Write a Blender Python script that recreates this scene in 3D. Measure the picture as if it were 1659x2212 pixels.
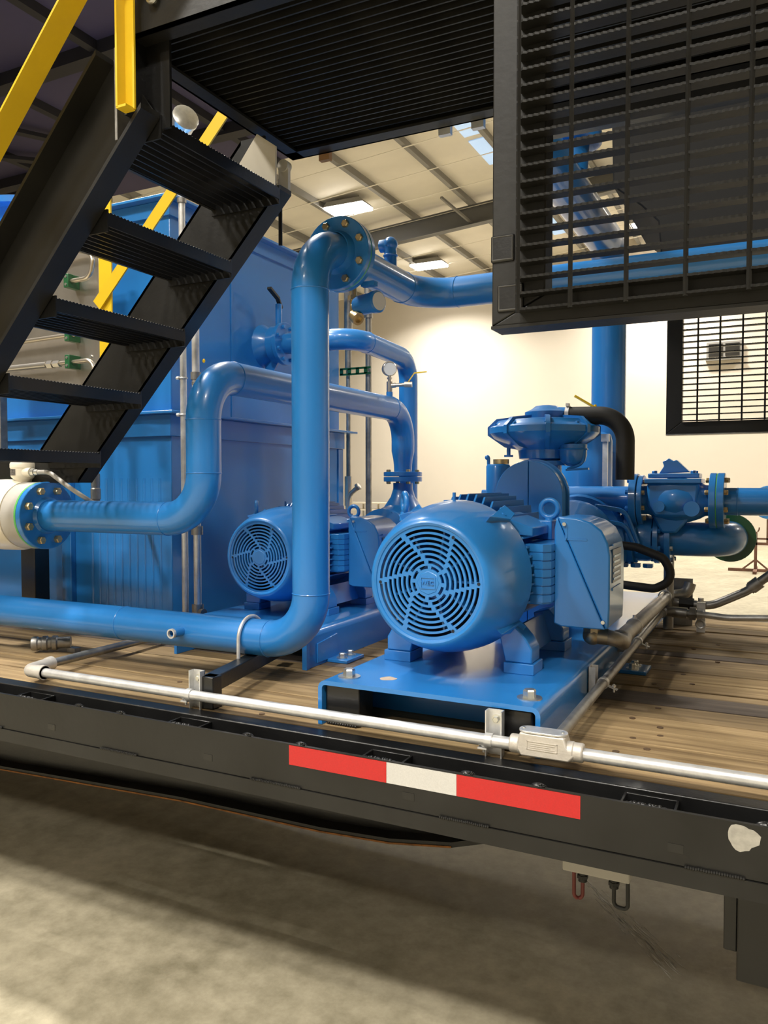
import bpy, bmesh, math, random
from mathutils import Vector, Matrix
random.seed(7)
PI = math.pi
for o in list(bpy.data.objects): bpy.data.objects.remove(o)
SC = bpy.context.scene
COL = SC.collection

# ------------------------------------------------------------------ camera
cam_d = bpy.data.cameras.new('camera')
cam = bpy.data.objects.new('camera', cam_d); COL.objects.link(cam)
cam.location = (0.0, -1.669, 1.6)
cam.rotation_euler = (math.radians(90 - 2.1017), 0, math.radians(26.607))
cam_d.sensor_fit = 'VERTICAL'; cam_d.sensor_height = 24.0
cam_d.lens = 24.0 * 1716.7 / 2212.0
cam_d.clip_start = 0.02; cam_d.clip_end = 200
SC.camera = cam
# ------------------------------------------------------------------ world, exposure
wd = bpy.data.worlds.new('world'); SC.world = wd; wd.use_nodes = True
bg = wd.node_tree.nodes['Background']
bg.inputs[0].default_value = (0.75, 0.85, 1.0, 1); bg.inputs[1].default_value = 0.6
SC.view_settings.view_transform = 'Standard'
SC.view_settings.look = 'None'
SC.view_settings.gamma = 1.0
SC.view_settings.use_curve_mapping = False
SC.view_settings.exposure = -0.1
LAMP_POWER = 420.0
LAMP_COLOR = (1.0, 0.955, 0.88)

# ------------------------------------------------------------------ materials
MATS = {}
def mat(name, col, rough=0.5, metal=0.0, var=0.0, vscale=4.0, bump=0.0, bscale=60.0, coat=0.0,
        col2=None, emit=None, estr=0.0, stretch=None, spec=0.5, alpha=None, rvar=0.0, trans=0.0):
    m = bpy.data.materials.new(name); m.use_nodes = True
    nt = m.node_tree; N = nt.nodes; L = nt.links
    p = N['Principled BSDF']
    p.inputs['Base Color'].default_value = (*col, 1)
    p.inputs['Roughness'].default_value = rough
    p.inputs['Metallic'].default_value = metal
    p.inputs['Specular IOR Level'].default_value = spec
    p.inputs['Coat Weight'].default_value = coat
    p.inputs['Coat Roughness'].default_value = 0.10
    if trans: p.inputs['Transmission Weight'].default_value = trans
    if emit:
        p.inputs['Emission Color'].default_value = (*emit, 1); p.inputs['Emission Strength'].default_value = estr
    tc = None
    def coords():
        nonlocal tc
        if tc is None:
            t = N.new('ShaderNodeTexCoord'); tc = t.outputs['Object']
            if stretch:
                mp = N.new('ShaderNodeMapping'); mp.inputs['Scale'].default_value = stretch
                L.new(tc, mp.inputs['Vector']); tc = mp.outputs['Vector']
        return tc
    if var > 0 or col2:
        nz = N.new('ShaderNodeTexNoise'); nz.inputs['Scale'].default_value = vscale
        nz.inputs['Detail'].default_value = 5; nz.inputs['Roughness'].default_value = 0.6
        L.new(coords(), nz.inputs['Vector'])
        rp = N.new('ShaderNodeValToRGB')
        rp.color_ramp.elements[0].position = 0.32; rp.color_ramp.elements[1].position = 0.68
        c2 = col2 if col2 else tuple(min(1, c * (1 + var)) for c in col)
        c1 = col if col2 else tuple(c * (1 - var) for c in col)
        rp.color_ramp.elements[0].color = (*c1, 1); rp.color_ramp.elements[1].color = (*c2, 1)
        L.new(nz.outputs['Fac'], rp.inputs['Fac']); L.new(rp.outputs['Color'], p.inputs['Base Color'])
        if rvar > 0:
            mr = N.new('ShaderNodeMapRange'); mr.inputs['To Min'].default_value = max(0.02, rough - rvar); mr.inputs['To Max'].default_value = min(1, rough + rvar)
            L.new(nz.outputs['Fac'], mr.inputs['Value']); L.new(mr.outputs['Result'], p.inputs['Roughness'])
    if bump > 0:
        nb = N.new('ShaderNodeTexNoise'); nb.inputs['Scale'].default_value = bscale; nb.inputs['Detail'].default_value = 3
        L.new(coords(), nb.inputs['Vector'])
        bm = N.new('ShaderNodeBump'); bm.inputs['Strength'].default_value = bump; bm.inputs['Distance'].default_value = 0.004
        L.new(nb.outputs['Fac'], bm.inputs['Height']); L.new(bm.outputs['Normal'], p.inputs['Normal'])
    MATS[name] = m
    return m
BLUE = mat('blue_paint', (0.020, 0.195, 0.545), 0.32, 0, var=0.05, vscale=3, bump=0.035, bscale=35, coat=0.45)
BLACK = mat('black_paint', (0.007, 0.007, 0.007), 0.36, 0, var=0.3, vscale=5, bump=0.12, bscale=90, coat=0.15, rvar=0.1)
BLACKD = mat('black_dust_and_haze', (0.013, 0.0125, 0.011), 0.42, 0, var=0.35, vscale=4, bump=0.1, bscale=60, rvar=0.12, spec=0.38)
YELLOW = mat('yellow_paint', (0.78, 0.52, 0.015), 0.38, 0, var=0.06, vscale=5, coat=0.3)
GALV = mat('galvanized_steel', (0.70, 0.70, 0.69), 0.36, 0.6, var=0.12, vscale=30, bump=0.05, bscale=120, rvar=0.08)
GALVD = mat('weathered_galvanized', (0.33, 0.32, 0.30), 0.42, 0.8, var=0.2, vscale=25, bump=0.08, bscale=90, rvar=0.1)
ZINC = mat('zinc_plated_bolt', (0.66, 0.66, 0.62), 0.3, 0.9, var=0.1, vscale=60)
BRASSZ = mat('yellow_zinc_bolt', (0.62, 0.47, 0.24), 0.33, 0.8, var=0.2, vscale=60)
STEEL = mat('stainless_steel', (0.60, 0.57, 0.53), 0.3, 0.9, var=0.08, vscale=8, bump=0.03, bscale=50)
TUBING = mat('stainless_tubing', (0.62, 0.56, 0.47), 0.28, 0.9)
CAST = mat('cast_aluminium', (0.60, 0.56, 0.50), 0.5, 0.35, var=0.08, vscale=40, bump=0.15, bscale=200)
WHITE = mat('white_enamel', (0.74, 0.68, 0.55), 0.38, 0, var=0.03, vscale=6, coat=0.2)
GREYRING = mat('grey_enamel', (0.42, 0.40, 0.36), 0.45, 0, var=0.05)
RUBBER = mat('black_rubber', (0.014, 0.014, 0.013), 0.6, 0, var=0.15, vscale=20)
GREEN = mat('green_plastic', (0.012, 0.10, 0.035), 0.4, 0)
GREENP = mat('green_gasket', (0.10, 0.45, 0.10), 0.5, 0)
GREENF = mat('dark_green_paint', (0.008, 0.10, 0.03), 0.35, 0, coat=0.2)
TAN = mat('bare_primer', (0.42, 0.34, 0.26), 0.7, 0, var=0.15, vscale=60)
RED = mat('red_reflective', (0.50, 0.007, 0.010), 0.28, 0, var=0.06, vscale=300, bump=0.12, bscale=500, coat=0.3)
WHT = mat('white_reflective', (0.58, 0.57, 0.54), 0.3, 0, var=0.05, vscale=300, bump=0.12, bscale=500, coat=0.3)
DARKVOID = mat('recess_shade', (0.004, 0.010, 0.022), 0.7)  # shade inside the fan cover and screw holes, put into a near-black colour
LABELM = mat('dark_nameplate', (0.02, 0.02, 0.02), 0.4, 0, col2=(0.22, 0.2, 0.18), vscale=160)
BLUELAB = mat('blue_nameplate', (0.03, 0.07, 0.16), 0.35, 0)
REDCAB = mat('red_cable', (0.14, 0.02, 0.014), 0.5)
EDGE = mat('edge_grey', (0.075, 0.073, 0.066), 0.5)  # slightly lighter grey for the thin outlines of the tube ends
BROWN = mat('rusty_steel', (0.16, 0.08, 0.05), 0.7, 0.2, var=0.3, vscale=12)
GLASS = mat('gauge_glass', (0.80, 0.80, 0.78), 0.12, 0, coat=0.5)
ORANGE = mat('rust_orange', (0.25, 0.10, 0.02), 0.8, 0, var=0.4, vscale=30)
LENS = mat('lamp_lens', (1, 1, 1), 0.5, 0, emit=(1.0, 0.95, 0.86), estr=28)
SKY = mat('skylight_panel', (0.5, 0.7, 1.0), 0.4, 0, emit=(0.45, 0.66, 1.0), estr=0.55)
WINGL = mat('dark_window_glass', (0.03, 0.028, 0.025), 0.12, 0)
CEIL = mat('white_insulation', (0.80, 0.75, 0.65), 0.75, 0, var=0.05, vscale=0.8, bump=1.0, bscale=1.6)
PURL = mat('grey_purlin', (0.24, 0.23, 0.21), 0.6, 0, var=0.08, vscale=2)
RAFT = mat('grey_rafter', (0.12, 0.118, 0.11), 0.55, 0, var=0.1, vscale=1)
VIOLET = mat('unlit_violet_liner', (0.050, 0.042, 0.092), 0.7, 0, var=0.12, vscale=0.6)
DARKBEAM = mat('dark_beam', (0.012, 0.011, 0.014), 0.6)
ENCL = mat('matte_black', (0.006, 0.006, 0.006), 0.65, spec=0.25)
DIMW = mat('dim_wall', (0.30, 0.28, 0.25), 0.8)
WALL = mat('cream_wall', (0.64, 0.58, 0.49), 0.75, 0, var=0.03, vscale=0.5)
FIBRE = mat('cardboard_tag', (0.40, 0.22, 0.10), 0.8)

def wood_mat(name, c1, c2):
    m = bpy.data.materials.new(name); m.use_nodes = True
    nt = m.node_tree; N = nt.nodes; L = nt.links; p = N['Principled BSDF']
    t = N.new('ShaderNodeTexCoord'); mp = N.new('ShaderNodeMapping'); mp.inputs['Scale'].default_value = (1.6, 38, 38)
    oi = N.new('ShaderNodeObjectInfo'); ad = N.new('ShaderNodeVectorMath'); ad.operation = 'ADD'
    mu = N.new('ShaderNodeVectorMath'); mu.operation = 'SCALE'; mu.inputs[0].default_value = (7.0, 31.0, 13.0)
    L.new(oi.outputs['Random'], mu.inputs['Scale'])
    L.new(t.outputs['Object'], mp.inputs['Vector']); L.new(mp.outputs['Vector'], ad.inputs[0]); L.new(mu.outputs['Vector'], ad.inputs[1])
    nz = N.new('ShaderNodeTexNoise'); nz.inputs['Scale'].default_value = 1.0; nz.inputs['Detail'].default_value = 6; nz.inputs['Roughness'].default_value = 0.65
    L.new(ad.outputs['Vector'], nz.inputs['Vector'])
    rp = N.new('ShaderNodeValToRGB'); rp.color_ramp.elements[0].position = 0.3; rp.color_ramp.elements[1].position = 0.7
    rp.color_ramp.elements[0].color = (*c1, 1); rp.color_ramp.elements[1].color = (*c2, 1)
    L.new(nz.outputs['Fac'], rp.inputs['Fac'])
    n2 = N.new('ShaderNodeTexNoise'); n2.inputs['Scale'].default_value = 2.2; n2.inputs['Detail'].default_value = 3
    L.new(t.outputs['Object'], n2.inputs['Vector'])
    hs = N.new('ShaderNodeHueSaturation')
    mr = N.new('ShaderNodeMapRange'); mr.inputs['To Min'].default_value = 0.72; mr.inputs['To Max'].default_value = 1.15
    L.new(oi.outputs['Random'], mr.inputs['Value'])
    m2 = N.new('ShaderNodeMapRange'); m2.inputs['From Min'].default_value = 0.3; m2.inputs['From Max'].default_value = 0.7
    m2.inputs['To Min'].default_value = 0.75; m2.inputs['To Max'].default_value = 1.1
    L.new(n2.outputs['Fac'], m2.inputs['Value'])
    mm = N.new('ShaderNodeMath'); mm.operation = 'MULTIPLY'
    L.new(mr.outputs['Result'], mm.inputs[0]); L.new(m2.outputs['Result'], mm.inputs[1])
    L.new(mm.outputs['Value'], hs.inputs['Value']); L.new(rp.outputs['Color'], hs.inputs['Color'])
    L.new(hs.outputs['Color'], p.inputs['Base Color'])
    bm = N.new('ShaderNodeBump'); bm.inputs['Strength'].default_value = 0.35; bm.inputs['Distance'].default_value = 0.003
    L.new(nz.outputs['Fac'], bm.inputs['Height']); L.new(bm.outputs['Normal'], p.inputs['Normal'])
    p.inputs['Roughness'].default_value = 0.72; p.inputs['Specular IOR Level'].default_value = 0.3
    return m
WOOD = wood_mat('deck_wood', (0.165, 0.105, 0.050), (0.44, 0.315, 0.16))
WOODD = wood_mat('dark_deck_wood', (0.085, 0.066, 0.052), (0.17, 0.13, 0.10))
KNOT = mat('wood_plug', (0.10, 0.06, 0.03), 0.8, 0, var=0.2, vscale=90)

def concrete_mat():
    m = bpy.data.materials.new('concrete_floor'); m.use_nodes = True
    nt = m.node_tree; N = nt.nodes; L = nt.links; p = N['Principled BSDF']
    t = N.new('ShaderNodeTexCoord')
    def nz(sc, det, ro=0.6):
        n = N.new('ShaderNodeTexNoise'); n.inputs['Scale'].default_value = sc; n.inputs['Detail'].default_value = det
        n.inputs['Roughness'].default_value = ro; L.new(t.outputs['Object'], n.inputs['Vector']); return n
    a = nz(1.1, 8, 0.65); b = nz(9, 6, 0.7); c = nz(240, 2)
    rp = N.new('ShaderNodeValToRGB'); rp.color_ramp.elements[0].position = 0.34; rp.color_ramp.elements[1].position = 0.64
    rp.color_ramp.elements[0].color = (0.200, 0.176, 0.112, 1); rp.color_ramp.elements[1].color = (0.45, 0.40, 0.285, 1)
    mx = N.new('ShaderNodeMix'); mx.data_type = 'FLOAT'; mx.inputs[0].default_value = 0.55
    L.new(a.outputs['Fac'], mx.inputs[2]); L.new(b.outputs['Fac'], mx.inputs[3]); L.new(mx.outputs[0], rp.inputs['Fac'])
    L.new(rp.outputs['Color'], p.inputs['Base Color'])
    mr = N.new('ShaderNodeMapRange'); mr.inputs['To Min'].default_value = 0.42; mr.inputs['To Max'].default_value = 0.72
    L.new(b.outputs['Fac'], mr.inputs['Value']); L.new(mr.outputs['Result'], p.inputs['Roughness'])
    bm = N.new('ShaderNodeBump'); bm.inputs['Strength'].default_value = 0.15; bm.inputs['Distance'].default_value = 0.002
    L.new(c.outputs['Fac'], bm.inputs['Height']); L.new(bm.outputs['Normal'], p.inputs['Normal'])
    return m
CONC = concrete_mat()

# ------------------------------------------------------------------ mesh builder
def V(*a): return Vector(a[0]) if len(a) == 1 else Vector(a)
class MB:
    def __init__(s, off=(0, 0, 0), sc=1.0):
        s.v = []; s.f = []; s.off = Vector(off); s.sc = sc
    def _add(s, vs, fs):
        b = len(s.v)
        s.v += [Vector(p) * s.sc + s.off for p in vs]
        s.f += [tuple(i + b for i in f) for f in fs]
        return s
    def box(s, x0, x1, y0, y1, z0, z1):
        vs = [(x0, y0, z0), (x1, y0, z0), (x1, y1, z0), (x0, y1, z0), (x0, y0, z1), (x1, y0, z1), (x1, y1, z1), (x0, y1, z1)]
        return s._add(vs, [(0, 3, 2, 1), (4, 5, 6, 7), (0, 1, 5, 4), (1, 2, 6, 5), (2, 3, 7, 6), (3, 0, 4, 7)])
    def bar(s, p0, p1, w, h, up=(0, 0, 1)):
        """rectangular bar from p0 to p1, w across, h along up"""
        p0 = V(p0); p1 = V(p1); d = (p1 - p0).normalized(); u = V(up); u = (u - d * u.dot(d)).normalized(); r = d.cross(u)
        vs = []
        for p in (p0, p1):
            for a, b in ((-1, -1), (1, -1), (1, 1), (-1, 1)): vs.append(p + r * a * w / 2 + u * b * h / 2)
        return s._add(vs, [(3, 2, 1, 0), (4, 5, 6, 7), (0, 1, 5, 4), (1, 2, 6, 5), (2, 3, 7, 6), (3, 0, 4, 7)])
    def prism(s, poly, ext):
        n = len(poly); e = V(ext); poly = [V(p) for p in poly]
        vs = poly + [p + e for p in poly]
        fs = [tuple(range(n - 1, -1, -1)), tuple(range(n, 2 * n))] + [(i, (i + 1) % n, n + (i + 1) % n, n + i) for i in range(n)]
        return s._add(vs, fs)
    def _frame(s, d):
        d = d.normalized(); a = Vector((0, 0, 1)) if abs(d.z) < 0.9 else Vector((1, 0, 0))
        u = d.cross(a).normalized(); w = d.cross(u); return u, w
    def cyl(s, p0, p1, r0, r1=None, n=20, caps=True, ph=0.0):
        p0 = V(p0); p1 = V(p1); r1 = r0 if r1 is None else r1; u, w = s._frame(p1 - p0)
        vs = []
        for p, r in ((p0, r0), (p1, r1)):
            for i in range(n):
                a = 2 * PI * i / n + ph; vs.append(p + (u * math.cos(a) + w * math.sin(a)) * r)
        fs = [(i, (i + 1) % n, n + (i + 1) % n, n + i) for i in range(n)]
        if caps: fs += [tuple(range(n - 1, -1, -1)), tuple(range(n, 2 * n))]
        return s._add(vs, fs)
    def lathe(s, prof, org, axis, n=32, closed=False):
        """prof: (radius, distance along axis)"""
        org = V(org); d = V(axis).normalized(); u, w = s._frame(d); vs = []; k = len(prof)
        for r, t in prof:
            for i in range(n):
                a = 2 * PI * i / n; vs.append(org + d * t + (u * math.cos(a) + w * math.sin(a)) * max(r, 1e-5))
        fs = []
        for j in range(k if closed else k - 1):
            j2 = (j + 1) % k
            for i in range(n): fs.append((j * n + i, j * n + (i + 1) % n, j2 * n + (i + 1) % n, j2 * n + i))
        if not closed:
            fs.append(tuple(range(n - 1, -1, -1))); fs.append(tuple((k - 1) * n + i for i in range(n)))
        return s._add(vs, fs)
    def tube(s, path, r, n=16, caps=True):
        P = [V(p) for p in path]; m = len(P); rr = r if isinstance(r, (list, tuple)) else [r] * m
        T = []
        for i in range(m):
            a = P[max(i - 1, 0)]; b = P[min(i + 1, m - 1)]; T.append((b - a).normalized())
        u, w = s._frame(T[0]); vs = []
        for i in range(m):
            u = (u - T[i] * u.dot(T[i])).normalized(); w = T[i].cross(u)
            for j in range(n):
                a = 2 * PI * j / n; vs.append(P[i] + (u * math.cos(a) + w * math.sin(a)) * rr[i])
        fs = []
        for i in range(m - 1):
            for j in range(n): fs.append((i * n + j, i * n + (j + 1) % n, (i + 1) * n + (j + 1) % n, (i + 1) * n + j))
        if caps: fs += [tuple(range(n - 1, -1, -1)), tuple((m - 1) * n + j for j in range(n))]
        return s._add(vs, fs)
    def torus(s, c, axis, R, r, n=32, k=10):
        c = V(c); d = V(axis).normalized(); u, w = s._frame(d); vs = []; fs = []
        for i in range(n):
            a = 2 * PI * i / n; e = u * math.cos(a) + w * math.sin(a)
            for j in range(k):
                b = 2 * PI * j / k; vs.append(c + e * (R + r * math.cos(b)) + d * r * math.sin(b))
        for i in range(n):
            for j in range(k): fs.append((i * k + j, ((i + 1) % n) * k + j, ((i + 1) % n) * k + (j + 1) % k, i * k + (j + 1) % k))
        return s._add(vs, fs)
    def ball(s, c, r, n=16, k=10, sq=(1, 1, 1)):
        c = V(c); vs = []; fs = []
        for i in range(k + 1):
            t = PI * i / k
            for j in range(n):
                a = 2 * PI * j / n
                vs.append(c + Vector((math.sin(t) * math.cos(a) * sq[0], math.sin(t) * math.sin(a) * sq[1], math.cos(t) * sq[2])) * r)
        for i in range(k):
            for j in range(n): fs.append((i * n + j, (i + 1) * n + j, (i + 1) * n + (j + 1) % n, i * n + (j + 1) % n))
        return s._add(vs, fs)
    def hexbolt(s, c, axis, r, h, washer=0.0, wt=0.003):
        c = V(c); d = V(axis).normalized()
        if washer: s.cyl(c, c + d * wt, washer, n=20); c = c + d * wt
        s.cyl(c, c + d * h * 0.8, r, n=6); s.cyl(c + d * h * 0.8, c + d * h, r, r * 0.82, n=6)
        return s

def fillet(pts, R, seg=8):
    P = [V(p) for p in pts]; out = [P[0]]
    for i in range(1, len(P) - 1):
        a = P[i - 1] - P[i]; b = P[i + 1] - P[i]; r = R[i - 1] if isinstance(R, (list, tuple)) else R
        ang = a.angle(b); t = min(r / math.tan(ang / 2), a.length * 0.98, b.length * 0.98); r = t * math.tan(ang / 2)
        a.normalize(); b.normalize()
        c = P[i] + (a + b).normalized() * (r / math.sin(ang / 2))
        s0 = P[i] + a * t - c; s1 = P[i] + b * t - c; tot = s0.angle(s1); ax = s0.cross(s1).normalized()
        for k in range(seg + 1): out.append(c + Matrix.Rotation(tot * k / seg, 3, ax) @ s0)
    out.append(P[-1]); return out

ORG = {}
def _mesh(name, mb, org, m, sharp=38):
    me = bpy.data.meshes.new(name)
    me.from_pydata([tuple(p - org) for p in mb.v], [], mb.f)
    bm = bmesh.new(); bm.from_mesh(me); bmesh.ops.recalc_face_normals(bm, faces=bm.faces[:]); bm.to_mesh(me); bm.free()
    me.polygons.foreach_set('use_smooth', [True] * len(me.polygons))
    me.set_sharp_from_angle(angle=math.radians(sharp))
    me.materials.append(m)
    return me
def props(o, label=None, cat=None, group=None, kind=None):
    if label: o['label'] = label
    if cat: o['category'] = cat
    if group: o['group'] = group
    if kind: o['kind'] = kind
    return o
def part(name, mb, m, parent=None, label=None, kind=None, bev=0.0, cat=None, group=None, sharp=38):
    if parent is not None: org = ORG[parent]
    else:
        xs = [p.x for p in mb.v]; ys = [p.y for p in mb.v]; zs = [p.z for p in mb.v]
        org = Vector(((min(xs) + max(xs)) / 2, (min(ys) + max(ys)) / 2, min(zs)))
    o = bpy.data.objects.new(name, _mesh(name, mb, org, m, sharp)); COL.objects.link(o)
    if parent is not None: o.parent = parent
    else: o.location = org
    ORG[o] = org
    if bev > 0:
        b = o.modifiers.new('bevel', 'BEVEL'); b.width = bev; b.segments = 2; b.limit_method = 'ANGLE'; b.angle_limit = math.radians(40)
        b.harden_normals = False
    return props(o, label, cat, group, kind)
def clone(o, d, parent=None):
    """copy of a part shifted by d, sharing mesh data"""
    c = o.copy(); COL.objects.link(c); c.location = o.location + Vector(d)
    if parent is not None: c.parent = parent
    ORG[c] = ORG[o] + Vector(d)
    return c
def thing(name, label, cat, loc, group=None, kind=None):
    o = bpy.data.objects.new(name, None); COL.objects.link(o); o.location = loc; o.empty_display_size = 0.05
    ORG[o] = Vector(loc); return props(o, label, cat, group, kind)
def single(name, mb, m, label, cat, group=None, bev=0.0, sharp=38):
    return part(name, mb, m, None, label, None, bev, cat, group, sharp)
def struct(name, mb, m, bev=0.0): return part(name, mb, m, None, None, 'structure', bev)
def bolts_on(parent, pts, axis, r, h, m, name='bolt', washer=0.0):
    first = None
    for p in pts:
        if first is None:
            first = part(name, MB().hexbolt(p, axis, r, h, washer), m, parent); base = V(p)
        else: clone(first, V(p) - base, parent)
def flange(parent, c, axis, R, t, r_in, nb=8, bolt_r=0.011, bolt_h=0.012, bm=None, both=True, name='flange', m=None, hub=0.0, ph=0.0, bolt_side=1):
    """flange disc starting at c, thickness t along axis, with bolts as its sub-parts"""
    c = V(c); d = V(axis).normalized(); mb = MB()
    prof = [(r_in, 0), (R - 0.002, 0), (R, 0.002), (R, t - 0.002), (R - 0.002, t), (r_in + 0.012, t)]
    prof += [(r_in + 0.004, t + hub), (r_in, t + hub)] if hub else [(r_in, t)]
    mb.lathe(prof, c, d, 40, closed=True)
    f = part(name, mb, m or BLUE, parent)
    u, w = mb._frame(d); Rb = (R + r_in) / 2 + 0.006
    P = [c + (u * math.cos(2 * PI * (i + 0.5) / nb + ph) + w * math.sin(2 * PI * (i + 0.5) / nb + ph)) * Rb for i in range(nb)]
    if bolt_side >= 0: bolts_on(f, [p + d * t for p in P], d, bolt_r, bolt_h, bm or BRASSZ)
    if both or bolt_side < 0: bolts_on(f, P, -d, bolt_r, bolt_h, bm or BRASSZ, 'nut')
    return f
def ring(parent, c, axis, R, r=0.0022, name='weld_seam', m=None):
    return part(name, MB().torus(c, axis, R, r, 32, 6), m or BLUE, parent)
# ================================================================== THE HALL
HX0, HX1, HY0, HY1 = -18.0, 12.0, -12.0, 20.3
def roof_z(x): return 8.35 + 0.08 * x
floor = struct('floor', MB().box(HX0, HX1, HY0, HY1, -0.1, 0.0), CONC)
struct('wall_back', MB().box(HX0, HX1, HY1, HY1 + 0.15, 0, 9.6), WALL)
struct('wall_front', MB().box(HX0, HX1, HY0 - 0.15, HY0, 0, 9.6), DIMW)
struct('wall_left', MB().box(HX0 - 0.15, HX0, HY0, HY1, 0, 9.6), WALL)
struct('wall_right', MB().box(HX1, HX1 + 0.15, HY0, HY1, 0, 9.6), WALL)
ceiling = struct('ceiling', MB().prism([(HX0, HY0, roof_z(HX0)), (HX1, HY0, roof_z(HX1)), (HX1, HY0, roof_z(HX1) + .1), (HX0, HY0, roof_z(HX0) + .1)], (0, HY1 - HY0, 0)), CEIL)
# purlins along Y, each its own piece of the ceiling
first = None
for i in range(21):
    x = -17.1 + i * 1.36
    if first is None:
        mb = MB(off=(x, 0, roof_z(x))); mb.prism([(-.05, HY0, -.0), (.0, HY0, -.0), (0, HY0, -.17), (.07, HY0, -.17), (.07, HY0, -.19), (-.02, HY0, -.19), (-.02, HY0, -.015), (-.05, HY0, -.015)], (0, HY1 - HY0, 0))
        first = part('purlin', mb, PURL, ceiling); x_first = x
    else: clone(first, (x - x_first, 0, roof_z(x) - roof_z(x_first)), ceiling)
# sagging straps under the insulation, between purlins
sf = None
for k, y in enumerate([9.2 + 1.15 * i for i in range(10)]):
    mb = MB(); mb.bar((-14, y, roof_z(-14) - .215), (4, y, roof_z(4) - .215), .035, .006)
    part('insulation_strap', mb, CEIL, ceiling)
first = None
for y in (15.0, 7.4, -0.2, -7.8):
    mb = MB(); d = .19; h = .42
    for (w, a, b) in ((.2, d, d + .018), (.014, d, d + h), (.2, d + h - .018, d + h)):
        mb.prism([(HX0, y - w / 2, roof_z(HX0) - a), (HX1, y - w / 2, roof_z(HX1) - a), (HX1, y - w / 2, roof_z(HX1) - b), (HX0, y - w / 2, roof_z(HX0) - b)], (0, w, 0))
    part('rafter', mb, RAFT, ceiling)
mb = MB(); mb.bar((-6.2, 15.0, roof_z(-6.2) - .55), (-6.55, 14.1, roof_z(-6.5) - .2), .05, .05)
part('flange_brace', mb, PURL, ceiling)
# lower ceiling bay behind the tank, its unlit darkness put into the colours
low = struct('ceiling_lower', MB().box(HX0, -5.45, -3.0, 7.95, 6.2, 6.26), VIOLET)
for y in (2.6, 4.63, 6.75): part('beam', MB().box(HX0, -5.45, y - .09, y + .09, 6.06, 6.2), DARKBEAM, low)
for x in (-6.5, -8.1, -9.75, -11.4, -13.0, -15): part('joist', MB().box(x - .05, x + .05, -3, 7.95, 6.10, 6.2), DARKBEAM, low)
for (a, b) in (((-10.6, 5.2), (-9.0, 6.6)), ((-9.3, 4.7), (-8.2, 6.6)), ((-12, 6.0), (-10.0, 7.6))):
    part('brace', MB().bar((*a, 6.1), (*b, 6.1), .12, .05), DARKBEAM, low)
# skylight strip and the small window in the far wall
mb = MB()
for y0, y1 in ((11.3, 12.2), (12.4, 13.6), (15.6, 18.6)):
    mb.prism([(-5.30, y0, roof_z(-5.30) - .02), (-4.98, y0, roof_z(-4.98) - .02), (-4.98, y0, roof_z(-4.98) - .005), (-5.30, y0, roof_z(-5.30) - .005)], (0, y1 - y0, 0))
struct('window_2', mb, SKY)
w1 = thing('window_1', None, None, (-1.37, 20.28, 4.78), kind='structure')
part('window_frame', MB().box(-1.78, -.96, 20.2, 20.3, 4.74, 5.16).box(-1.8, -.94, 20.17, 20.3, 4.70, 4.75), PURL, w1)
part('pane', MB().box(-1.73, -1.40, 20.185, 20.2, 4.80, 5.11), WINGL, w1)
part('pane', MB().box(-1.34, -1.01, 20.185, 20.2, 4.80, 5.11), WINGL, w1)

# ------------------------------------------------------------------ high-bay lamps
LAB = {(-8.4, 13.4): 'lit high bay lamp glaring just above the big blue flange', (-8.6, 18.2): 'lit high bay lamp nearest the cream back wall, left of the panel',
       (-2.93, 18.8): 'lit high bay lamp seen through the raised grating panel'}
def high_bay(x, y):
    z = roof_z(x) - 0.20
    t = thing('high_bay_lamp', LAB.get((x, y), 'lit high bay lamp hanging from the roof outside the picture'), 'lamp', (x, y, z), 'high bay lamps under the roof')
    part('housing', MB().prism([(x - .48, y - .27, z), (x + .48, y - .27, z), (x + .38, y - .27, z + .1), (x - .38, y - .27, z + .1)], (0, .54, 0)), PURL, t)
    part('lens', MB().box(x - .45, x + .45, y - .25, y + .25, z - .05, z), LENS, t)
    part('hanger', MB().cyl((x - .25, y, z + .1), (x - .25, y, roof_z(x - .25)), .008, n=6).cyl((x + .25, y, z + .1), (x + .25, y, roof_z(x + .25)), .008, n=6), GALVD, t)
    ld = bpy.data.lights.new('lamp_light', 'AREA'); ld.shape = 'RECTANGLE'; ld.size = .86; ld.size_y = .46
    ld.energy = LAMP_POWER; ld.spread = math.radians(135); ld.color = LAMP_COLOR
    lo = bpy.data.objects.new('lamp_light', ld); COL.objects.link(lo); lo.parent = t; lo.location = (0, 0, -.06)
for (x, y) in [(-8.4, 13.4), (-8.6, 18.2), (-2.93, 18.8), (2.7, 13.4), (2.7, 18.8), (8.0, 13.4),
               (4.5, 8.6), (-4.9, 4.4), (-4.9, 0.2), (-4.9, -4.2), (-0.6, -5.4), (3.5, -5.4), (-3.0, -9.4), (-8.0, -8.4)]:  # unseen lamp nearest behind the camera is added as front fill
    high_bay(x, y)

# ================================================================== THE TRAILER
DZ = 0.95          # deck level
TX0, TX1 = -5.4, 1.7
trailer = thing('flatbed_trailer', 'black steel flatbed trailer with wooden plank deck and red and white tape', 'trailer', (-1.5, 1.27, 0))
rail = part('side_rail', MB().box(TX0, TX1, 0, .009, .832, .940), BLACKD, trailer)
part('rail_lip', MB().box(TX0, TX1, -.004, .012, .792, .830).box(TX0, TX1, .012, .095, .792, .802), BLACKD, trailer)
part('inner_rail', MB().box(TX0, TX1, .070, .120, .845, .948), BLACK, trailer, bev=.003)
part('rail_web', MB().box(TX0, TX1, .012, .070, .835, .842), BLACK, trailer)
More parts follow.
